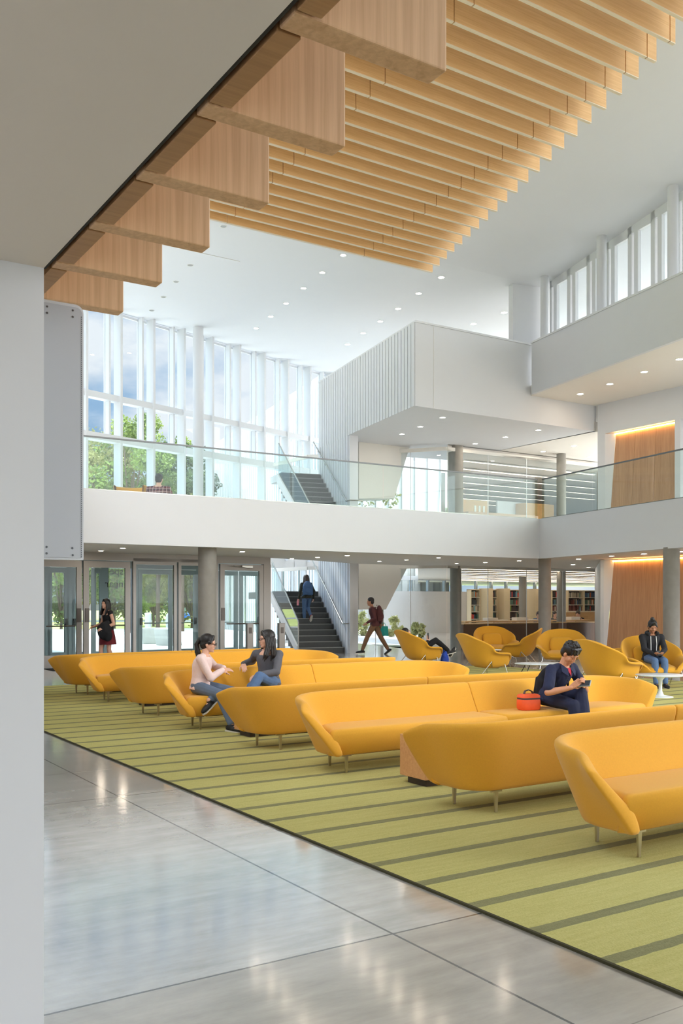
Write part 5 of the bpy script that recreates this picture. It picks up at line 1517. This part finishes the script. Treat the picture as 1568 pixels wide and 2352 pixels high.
# --- person lying back in the first lounge chair
p5 = V(WOMBS[0].location); f5 = V((.93,.36,0))
w5 = person('person in black lying far back in the lounge chair, knee raised, holding up a phone', p5, f5, s=1.0, vox=.0075, skin='fair', pelvis=(0,.10,.47), neck=(0,-.26,.72), head=(0,.3,0), hoff=(0,.0,.14), female=False,
    wr=(.19,.20,.66), wl=(-.1,.16,.60), er=(.8,-.3,-.6), el=(-.8,-.3,-.6), hr=(0,.1,1), nr=(-1,0,0), ar=(.10,.80,.43), al=(-.10,.98,.36), kr=(0,.2,1), kl=(0,.3,1), fl=(0,.5,.8), fr=(0,.9,.2), hair='crop', top='blackcloth', bottom='blackcloth', detail=False)
phone(w5, (.19,.21,.79), (PI/2,0,math.atan2(f5.y,f5.x)-PI/2), (.075,.15,.01), 'phone', 'phone held up by the person lying in the lounge chair')
mb = MB(); q = wpt(w5, (.25,.62,.0)); mb.ell((0,0,.20), .10,.07,.20); mb.cap((-.04,0,.04),(.10,.02,.03),.05,.04); mb.cap((0,0,.3),(.03,.02,.40),.07,.03)
root = empty('cloth_bag', q); child(mb, 'body', M['bluecloth'], root, .012, 3, .012, 9); mb = MB(); mb.tube([(-.05,0,.36),(-.02,0,.46),(.03,0,.36)], .01, 8); mb.build('strap', [M['bluecloth']], root); tag(root, 'bright blue cloth bag beside the legs of the reclining person', 'bag')

# --- walking man with a teal bag
p6 = V((1.02,29.1,0)); f6 = V((-1,.05,0))
w6 = person('man in a maroon shirt and brown trousers striding past the stairs with a backpack', p6, f6, s=1.08, vox=.010, skin='brown', pelvis=(0,0,.95), neck=(0,.10,1.47), head=(0,-.12,0), female=False,
    wr=(.18,-.18,.95), wl=(-.20,.22,.98), er=(.2,-1,0), el=(-.2,-1,0), ar=(.08,-.42,.14), al=(-.08,.40,.09), kr=(0,1,.3), kl=(0,1,.2), fr=(0,.8,-.6), hair='crop', top='maroon', bottom='khaki', hem='over', detail=False)
backpack('backpack', wpt(w6, (0,-.17,1.02)), w6['root'].rotation_euler.z, (.32,.20,.48), M['maroon'], 'dark red backpack on the man striding past the stairs', -.08)
q = wpt(w6, (.2,-.27,.56)); root = empty('tote_bag', q, w6['root'].rotation_euler.z)
mb = MB(); mb.prism([V((-.05,-.16,0)), V((-.05,.16,0)), V((-.05,.14,.30)), V((-.05,-.14,.30))], V((.10,0,0))); child(mb, 'body', M['teal'], root, .012, 3, .008, 8)
mb = MB(); mb.tube([(0,-.08,.29),(0,-.04,.40),(0,.04,.40),(0,.08,.29)], .008, 6); mb.build('handle', [M['teal']], root); tag(root, 'teal bag swinging from the hand of the striding man', 'bag')

# --- person climbing the stairs
st = ft0 + S_*(GO*5+.02) + SN_*.80; st.z = RISE*5
w7 = person('person with a blue backpack and jeans climbing the lower stairs', st, (S_.x, S_.y), s=.96, vox=.010, skin='fair', pelvis=(0,.08,.90), neck=(0,.16,1.36), head=(.5,0,0), female=True,
    wr=(.24,.12,.84), wl=(-.26,.14,.84), er=(.3,-1,0), el=(-.3,-1,0), ar=(.09,-.06,.26), al=(-.07,.12,.08), kr=(0,1,.2), kl=(0,1,.2), fr=(0,.6,-.8), fl=(0,1,0), hair='long', hairm='hairbr', top='olive', bottom='jean', hem='over', shoe='shoered', detail=False)
backpack('backpack', wpt(w7, (0,-.03,.93)), w7['root'].rotation_euler.z, (.34,.20,.46), M['bluebag'], 'blue backpack on the person climbing the stairs', -.12)
q = wpt(w7, (-.28,.17,.60)); root = empty('bottle', q); o = MB(); o.lathe((0,0,0), [(.036,0),(.038,.02),(.036,.15),(.02,.18)], 16); o.build('body', [M['pinkbot']], root); o = MB(); o.lathe((0,0,.18), [(.022,0),(.022,.03)], 16); o.build('cap', [M['pinkbot']], root); tag(root, 'pink bottle in the hand of the person on the stairs', 'bottle')
# --- woman by the doors
p8 = V(((247-CX)/F*22.4, 22.4, 0))
w8 = person('woman in a black top and dark red skirt in front of the entrance doors', p8, (-.75,-.66), s=1.0, vox=.010, skin='fair', pelvis=(0,0,.90), neck=(0,.02,1.42), head=(.2,.05,0), female=True,
    wr=(.16,.28,1.02), wl=(-.20,.20,1.0), er=(.4,-1,-.2), el=(-.4,-1,-.2), ar=(.09,.12,.08), al=(-.08,-.12,.08), hair='long', hairm='hair', top='blackcloth', sleeve=0.0, bottom='skirt', skirt=True, neckline=.80, detail=False)
q = wpt(w8, (-.16,.16,.70)); root = empty('jacket', q); mb = MB(); mb.ell((0,0,.22), .17,.10,.22); mb.ell((.08,-.02,.12), .12,.09,.14); mb.cap((-.1,0,.3), (.05,.05,.42), .08,.06); child(mb, 'cloth', M['blackcloth'], root, .012, 3, .014, 7); tag(root, 'dark jacket draped over the arm of the woman by the doors', 'jacket')
# --- person in plaid upstairs
w9 = person('person in a red plaid shirt sitting upstairs with their back to the railing', PLAID + V((0,.02,0)), (.05,1), s=1.04, vox=.010, skin='fair', pelvis=(0,0,.44), neck=(0,.03,.94), head=(0,-.12,0), female=False, wr=(.22,.4,.78), wl=(-.22,.4,.78), ar=(.1,.48,.08), al=(-.1,.48,.08), kr=(0,.6,1), kl=(0,.6,1), hair='crop', top='plaid', bottom='jean', wide=1.15, detail=False)
# --- readers inside the library
def reader(u, dd, face, label, top, hair, sl, s=1.0, lean=.12):
    p = lgo(u,dd)
    return person(label, p, face, s=s, vox=.012, skin='fair', pelvis=(0,0,.52), neck=(0,lean,.97), head=(0,-.35,0), wr=(.2,.42,.92), wl=(-.2,.42,.92), ar=(.1,.45,.08), al=(-.1,.45,.08), kr=(0,.6,1), kl=(0,.6,1), hair=hair, hairm='hairbr', top=top, sleeve=sl, bottom='blackcloth', detail=False)
reader(1331, 3.45, (-.5,-.8), 'woman in a black sleeveless top leaning over papers inside the library', 'blackcloth', 'bun', 0.0, 1.1, .2)
reader(1270, 3.45, (.3,-1), 'person in grey reading inside the library beside the inner column', 'grey', 'crop', 1.0)
reader(1231, 3.45, (.5,-1), 'person in blue bent over the library desk behind the balcony-corner column', 'bluebag', 'crop', 1.0)
reader(1349, 5.65, (0,-1), 'person in brown working behind the light oak library counter', 'khaki', 'short', 1.0, 1.1)
# ================================================================== OUTSIDE
def ext(name, m, pts, h, lab, cat, kind=None):
    o = MB(); o.prism(pts, h); ob = o.build(name, m); tag(ob, lab, cat, kind=kind); return ob
o = MB(); o.prism([V((-160,22,-.26)), V((-8.6,22,-.26)), V((-3,26.6,-.26)), V((20,60,-.26)), V((60,60,-.26)), V((60,230,-.26)), V((-160,230,-.26))], (0,0,-.2)); ob = o.build('ground_outside', M['grass']); struct(ob)
o = MB(); o.prism([V((-40,22,-.258)), V((-9,22,-.258)), V((-3,26.8,-.258)), V((2,38,-.258)), V((2,62,-.258)), V((-40,52,-.258))], (0,0,.25)); struct(o.build('path_outside', M['pave']))
o = MB(); o.prism([V((-160,84,-.25)), V((60,96,-.25)), V((60,104,-.25)), V((-160,92,-.25))], (0,0,.02)); struct(o.build('road_outside', mat('asphalt', (120,122,126), .9)))
M['wing'] = mat('pale_grey_cladding', (196,198,200), .7)
# ribbed white wing outside the window wall
r0 = V((-.35,40.3,0)); L = 22.5
o = MB(); o.wallbox(r0, r0+CD*L, -.2, 11.65, .5, B); wing = o.build('wall_wing', M['wing']); struct(wing)
rng = random.Random(3)
o = MB()
for k in range(58):
    c = r0+CD*(.3+.38*k)-B*.05; o.box(c+UP*5.7, CD*(.11), B*.06, UP*5.9)
struct(o.build('trim_30', M['wing']))
M['slot'] = glass('slot_glass', (150,170,168), 1.5); M['slotdark'] = mat('dark_window_glass', (96,112,110), .12)
for k in range(19):
    c = r0+CD*(.9+1.15*k+rng.uniform(-.2,.2))-B*.125; z0 = rng.choice([.4,3.9,3.9]); o = MB(); o.box(c+UP*(z0+1.4), CD*.09, B*.012, UP*1.4); struct(o.build('window_%d' % (110+k), M['slotdark']))
# trees
def leafmesh(n, rx, ry, rz, cz, size, seed, clumps=26):
    rr = np.random.RandomState(seed)
    cc = []
    while len(cc) < clumps:
        p = rr.uniform(-1, 1, 3)
        if .25 < np.linalg.norm(p) < 1: cc.append(p*np.array([rx,ry,rz]))
    cc = np.array(cc); rad = rr.uniform(.22,.42,clumps)*min(rx,rz)
    idx = rr.randint(0, clumps, n); d = rr.normal(size=(n,3)); d /= np.linalg.norm(d,axis=1)[:,None]
    pos = cc[idx] + d*(rad[idx]*rr.uniform(.55,1,n))[:,None]; pos[:,2] += cz
    t1 = rr.normal(size=(n,3)); t1 /= np.linalg.norm(t1,axis=1)[:,None]; t2 = np.cross(t1, rr.normal(size=(n,3))); t2 /= np.linalg.norm(t2,axis=1)[:,None]
    sz = size*rr.uniform(.6,1.3,n)[:,None]
    v = np.stack([pos-t1*sz, pos+t2*sz*.55, pos+t1*sz, pos-t2*sz*.55],1).reshape(-1,3)
    return v, cc
def leafmat(name, c1, c2):
    m, nt, b = new_mat(name); oi = nt.nodes.new('ShaderNodeTexCoord'); n = nt.nodes.new('ShaderNodeTexNoise'); n.inputs['Scale'].default_value = .9; n.inputs['Detail'].default_value = 6; link(nt, oi.outputs['Object'], n.inputs['Vector'])
    cr = nt.nodes.new('ShaderNodeValToRGB'); cr.color_ramp.elements[0].position = .35; cr.color_ramp.elements[1].position = .68; cr.color_ramp.elements[0].color = srgb(c1); cr.color_ramp.elements[1].color = srgb(c2); link(nt, n.outputs['Fac'], cr.inputs['Fac'])
    link(nt, cr.outputs['Color'], b.inputs['Base Color']); b.inputs['Roughness'].default_value = .6
    tl = nt.nodes.new('ShaderNodeBsdfTranslucent'); link(nt, cr.outputs['Color'], tl.inputs['Color']); mx = nt.nodes.new('ShaderNodeMixShader'); mx.inputs[0].default_value = .4
    out = nt.nodes['Material Output']; link(nt, b.outputs[0], mx.inputs[1]); link(nt, tl.outputs[0], mx.inputs[2]); link(nt, mx.outputs[0], out.inputs['Surface']); return m
M['leafA'] = leafmat('leaf_green', (66,88,40), (140,158,80)); M['leafB'] = leafmat('leaf_yellow_green', (96,102,56), (166,162,106)); M['leafC'] = leafmat('leaf_dark_green', (44,60,42), (94,112,72))
def tree(p, h, rx, mt, n, size, seed, label, cat='tree', trunk_h=None, grp=None):
    root = empty('tree', p); th = trunk_h if trunk_h is not None else h*.32
    v, cc = leafmesh(n, rx, rx, (h-th)*.5, th+(h-th)*.5, size, seed)
    me = bpy.data.meshes.new('foliage'); me.from_pydata(v.tolist(), [], [tuple(range(4*i,4*i+4)) for i in range(n)]); me.materials.append(M[mt]); me.update()
    ob = bpy.data.objects.new('foliage', me); COL.objects.link(ob); ob.parent = root
    o = MB(); o.tube([(0,0,-.3),(0.03*h*.1,0,th),(0,.02*h,th+(h-th)*.55)], [h*.011,h*.008,h*.003], 10)
    for c in cc[:12]:
        q = V((c[0], c[1], c[2]+th+(h-th)*.5)); o.tube([V((0,0,th*.9)), V((q.x*.45,q.y*.45,th+(q.z-th)*.55)), q], [h*.006,h*.0035,h*.0015], 6)
    o.build('trunk', [M['bark']], root); tag(root, label, cat, grp)
def tx(u, d, z=-.25): p = V(((u-CX)/F*d, d, z)); return p
TREES = [(215,52,12.6,2.9,'leafB',12000,.09,'yellowish tree outside behind the round white table upstairs'),
 (300,50,12.4,2.4,'leafA',12000,.09,'green tree outside behind the yellow chair upstairs'),
 (362,55,12.2,2.5,'leafA',11000,.09,'loose green tree outside behind the person in plaid'),
 (418,53,11.6,2.1,'leafC',11000,.09,'dark green tree outside beside the tall white column'),
 (470,66,11.5,2.2,'leafB',8000,.10,'pale green tree outside by the ribbed white wing'),
 (140,58,9,3.6,'leafA',9000,.15,'bushy tree outside behind the first glass door'),
 (262,62,9.5,4,'leafB',9000,.15,'yellow-green bushy tree outside behind the lettered glass'),
 (352,74,10,4.4,'leafA',9000,.17,'bushy tree outside behind the fixed pane of the entrance'),
 (440,66,9.5,4,'leafB',9000,.15,'yellow-green bushy tree outside behind the concrete column'),
 (545,76,10,4.4,'leafC',8000,.17,'dark bushy tree outside behind the door beside the stairs'),
 (200,92,14,6,'leafC',7000,.24,'tall dark tree far outside, across the road from the first doors'),
 (310,100,14,6.5,'leafC',7000,.25,'tall dark tree far outside, across the road behind the fixed pane'),
 (430,104,14,6.5,'leafC',7000,.25,'tall dark tree far outside, across the road beyond the column')]
for i, (u, d, h, rx, mt, n, sz, lab) in enumerate(TREES): tree(tx(u, d), h, rx, mt, n, sz, 20+i, lab, trunk_h=None if i < 5 else h*.10)
tree(tx(362,64), 6.5, 1.5, 'leafB', 700, .12, 77, 'slender bare-stemmed young tree outside behind the entrance', trunk_h=2.4)
M['leafP'] = leafmat('leaf_pale', (150,156,100), (206,204,150))
def shrub(p, r, seed, label, mt='leafP', n=700):
    root = empty('shrub', p); v, cc = leafmesh(n, r, r, r*.7, r*.7, .09, seed, 14)
    me = bpy.data.meshes.new('foliage'); me.from_pydata(v.tolist(), [], [tuple(range(4*i,4*i+4)) for i in range(n)]); me.materials.append(M[mt]); me.update()
    ob = bpy.data.objects.new('foliage', me); COL.objects.link(ob); ob.parent = root; tag(root, label, 'shrub')
# courtyard between the stair and the library
o = MB(); o.prism([V((-1,38.3,-.06)), V((3.2,34.6,-.06)), V((4.4,52,-.06)), V((-6,56,-.06))], (0,0,.05)); struct(o.build('ground_courtyard', M['pave']))
o = MB(); o.wallbox(V((-6,54,0)), V((6.5,57,0)), 0, 11, .3); struct(o.build('wall_courtyard', mat('grey_render', (158,161,160), .85, noise=.06, nscale=2)))
o = MB()
for k in range(16):
    c = V((-6,54,0)).lerp(V((6.5,57,0)), (k+.5)/16) - V((0,.1,0)); o.box(c+UP*5.4, V((.16,.04,0)), V((0,.1,0)), UP*5.5)
struct(o.build('trim_31', M['bollard']))
for i, (x, y, r, lb) in enumerate(((.9,46,.8,'pale shrub in the courtyard beside the sloping stair wall'),(2.3,45,.7,'pale shrub in the courtyard beside the glass corner'),(3.3,42,.5,'small shrub in the courtyard close to the library glass'))):
    shrub(V((x,y,-.01)), r, 50+i, lb)
tree(V((1.9,44.5,-.01)), 7.2, 1.3, 'leafB', 1500, .10, 61, 'thin pale tree in the courtyard behind the upper glass railing', trunk_h=3.2)
# street furniture outside the doors
p = tx(391, 70, -.25); root = empty('fire_hydrant', p); o = MB(); o.lathe((0,0,0), [(.22,0),(.22,.06),(.14,.08),(.14,.6),(.17,.62),(.17,.68),(.12,.78),(.05,.86),(.04,.92)], 20); o.build('body', [M['red']], root)
o = MB(); o.tube([(-.24,0,.5),(.24,0,.5)], .07, 12); o.tube([(0,-.24,.42),(0,0,.42)], .08, 12); o.build('nozzle', [M['red']], root); root.scale = (1.3,1.3,1.3); tag(root, 'red fire hydrant outside beyond the fixed entrance pane', 'hydrant')
for i, (u, d, lb) in enumerate(((389,42,'grey round bollard outside in line with the red hydrant'),(340,46,'small grey bollard outside near the edge of the fixed pane'))):
    o = MB(); o.lathe(tx(u, d, -.01), [(.16,0),(.16,1.0),(.15,1.08),(.10,1.12),(.01,1.13)], 20); ob = o.build('bollard', [M['bollard']]); tag(ob, lb, 'bollard')
for i, (u, d, w_, rz, lb) in enumerate(((364,37,.62,.3,'slanted pale granite block seat outside the entrance'),(392,35.5,.45,-.4,'white granite block seat outside, partly behind the door mullion'))):
    c = tx(u, d, -.01); root = empty('granite_block', c, rz); o = MB(); o.prism([V((-w_,-.3,0)), V((w_*.8,-.3,0)), V((w_*.7,.3,0)), V((-w_*1.05,.3,0))], V((-.12,0,.62))); ob = o.build('block', [M['rubble']], root, bevel=.02); tag(root, lb, 'block seat')
p = tx(158, 60, -.25); root = empty('sign_post', p); o = MB(); o.tube([(0,0,0),(0,0,3.4)], .06, 10); o.build('post', [M['bark']], root); o = MB(); o.bx(-.32,.32,-.06,-.03,1.9,3.0); o.build('plate', [M['metalwhite']], root); tag(root, 'street sign on a dark post outside the first doors', 'sign')
c = tx(450, 88, -.2); c.z = -.23; root = empty('parked_car', c, .1); o = MB(); 
o.prism([V((-2.1,-.8,.35)), V((2.1,-.8,.35)), V((2.15,-.8,.8)), V((1.4,-.8,.92)), V((-2.1,-.8,.9))], (0,1.6,0)); o.build('body', [mat('blue_car_paint', (40,90,170), .25, coat=.5)], root, bevel=.08)
o = MB(); o.prism([V((-1.7,-.72,.9)), V((1.2,-.72,.9)), V((.6,-.72,1.45)), V((-1.3,-.72,1.45))], (0,1.44,0)); o.build('cabin', [M['slotdark']], root, bevel=.06)
for x in (-1.3,1.35):
    for y in (-.78,.62):
        o = MB(); o.tube([(x,y,.33),(x,y+.18,.33)], .33, 20); o.build('wheel', [M['black']], root)
tag(root, 'blue car parked across the road, seen beside the concrete column', 'car')

# ================================================================== LIGHT AND CAMERA
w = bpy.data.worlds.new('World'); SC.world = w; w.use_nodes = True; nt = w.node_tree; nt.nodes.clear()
out = nt.nodes.new('ShaderNodeOutputWorld'); bg = nt.nodes.new('ShaderNodeBackground'); tc = nt.nodes.new('ShaderNodeTexCoord')
sx = nt.nodes.new('ShaderNodeSeparateXYZ'); link(nt, tc.outputs['Generated'], sx.inputs[0])
mp = nt.nodes.new('ShaderNodeMapping'); mp.inputs['Scale'].default_value = (2.2,2.2,5.0); mp.inputs['Location'].default_value = (.35,.1,.2); link(nt, tc.outputs['Generated'], mp.inputs['Vector'])
n = nt.nodes.new('ShaderNodeTexNoise'); n.inputs['Scale'].default_value = 1.9; n.inputs['Detail'].default_value = 9; n.inputs['Roughness'].default_value = .55; link(nt, mp.outputs['Vector'], n.inputs['Vector'])
cr = nt.nodes.new('ShaderNodeValToRGB'); e = cr.color_ramp.elements; e[0].position = .44; e[0].color = (0,0,0,1); e[1].position = .60; e[1].color = (1,1,1,1); link(nt, n.outputs['Fac'], cr.inputs['Fac'])
gr = nt.nodes.new('ShaderNodeValToRGB'); e = gr.color_ramp.elements; e[0].position = .0; e[0].color = srgb((176,200,220)); e[1].position = .40; e[1].color = srgb((104,160,212)); link(nt, sx.outputs['Z'], gr.inputs['Fac'])
mx = nt.nodes.new('ShaderNodeMix'); mx.data_type = 'RGBA'; mx.inputs['B'].default_value = (.86,.89,.93,1); link(nt, cr.outputs['Color'], mx.inputs['Factor']); link(nt, gr.outputs['Color'], mx.inputs['A'])
# sky half behind the viewer boosted: added brightness that fills the room
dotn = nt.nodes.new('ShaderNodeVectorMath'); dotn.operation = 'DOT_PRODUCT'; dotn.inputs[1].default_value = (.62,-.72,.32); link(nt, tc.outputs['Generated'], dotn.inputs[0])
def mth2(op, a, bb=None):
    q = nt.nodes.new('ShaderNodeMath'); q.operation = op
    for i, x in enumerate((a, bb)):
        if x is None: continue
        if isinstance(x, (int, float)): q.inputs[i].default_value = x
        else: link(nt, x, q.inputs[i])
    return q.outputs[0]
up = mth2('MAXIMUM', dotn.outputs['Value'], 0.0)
hi = mth2('MINIMUM', mth2('MAXIMUM', mth2('MULTIPLY', mth2('SUBTRACT', sx.outputs['Z'], .34), 3.0), 0.0), 1.0)  # sky above the visible band boosted too, as added room fill
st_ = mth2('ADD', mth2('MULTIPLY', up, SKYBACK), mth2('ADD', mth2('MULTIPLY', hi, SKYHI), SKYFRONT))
below = mth2('LESS_THAN', sx.outputs['Z'], 0.0)
mx2 = nt.nodes.new('ShaderNodeMix'); mx2.data_type = 'RGBA'; mx2.inputs['B'].default_value = (.42,.41,.38,1); link(nt, below, mx2.inputs['Factor'])
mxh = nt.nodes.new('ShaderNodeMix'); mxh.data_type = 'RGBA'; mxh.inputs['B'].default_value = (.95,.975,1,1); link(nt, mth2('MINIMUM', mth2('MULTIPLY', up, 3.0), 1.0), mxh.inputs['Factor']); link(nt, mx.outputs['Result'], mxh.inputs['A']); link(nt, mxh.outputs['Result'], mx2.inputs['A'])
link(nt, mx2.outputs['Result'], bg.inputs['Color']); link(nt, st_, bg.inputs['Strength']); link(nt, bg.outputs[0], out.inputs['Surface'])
sl = bpy.data.lights.new('sun', 'SUN'); sl.energy = SUN; sl.angle = .02; sl.color = (1,.96,.9); so = bpy.data.objects.new('sun', sl); COL.objects.link(so)
sd_ = V((-.40,.60,.74)).normalized(); so.rotation_euler = sd_.to_track_quat('Z','Y').to_euler(); so.location = (-30,40,60)
cam = bpy.data.cameras.new('camera'); cam.sensor_fit = 'VERTICAL'; cam.sensor_height = 36; cam.lens = F/2352*36; cam.shift_y = (HY-1176)/2352; cam.clip_end = 600; cam.clip_start = .05
co_ = bpy.data.objects.new('camera', cam); COL.objects.link(co_); co_.location = (0,0,H); co_.rotation_euler = (PI/2,0,0); SC.camera = co_
vs = SC.view_settings; vs.view_transform = 'Standard'; vs.look = 'None'; vs.gamma = 1; vs.exposure = EXPO; vs.use_curve_mapping = False
cy = SC.cycles; cy.use_denoising = True; cy.use_adaptive_sampling = True; cy.adaptive_threshold = .045; cy.max_bounces = 8; cy.diffuse_bounces = 4; cy.glossy_bounces = 4; cy.transmission_bounces = 8; cy.transparent_max_bounces = 24; cy.caustics_reflective = False; cy.caustics_refractive = False; cy.sample_clamp_indirect = 8
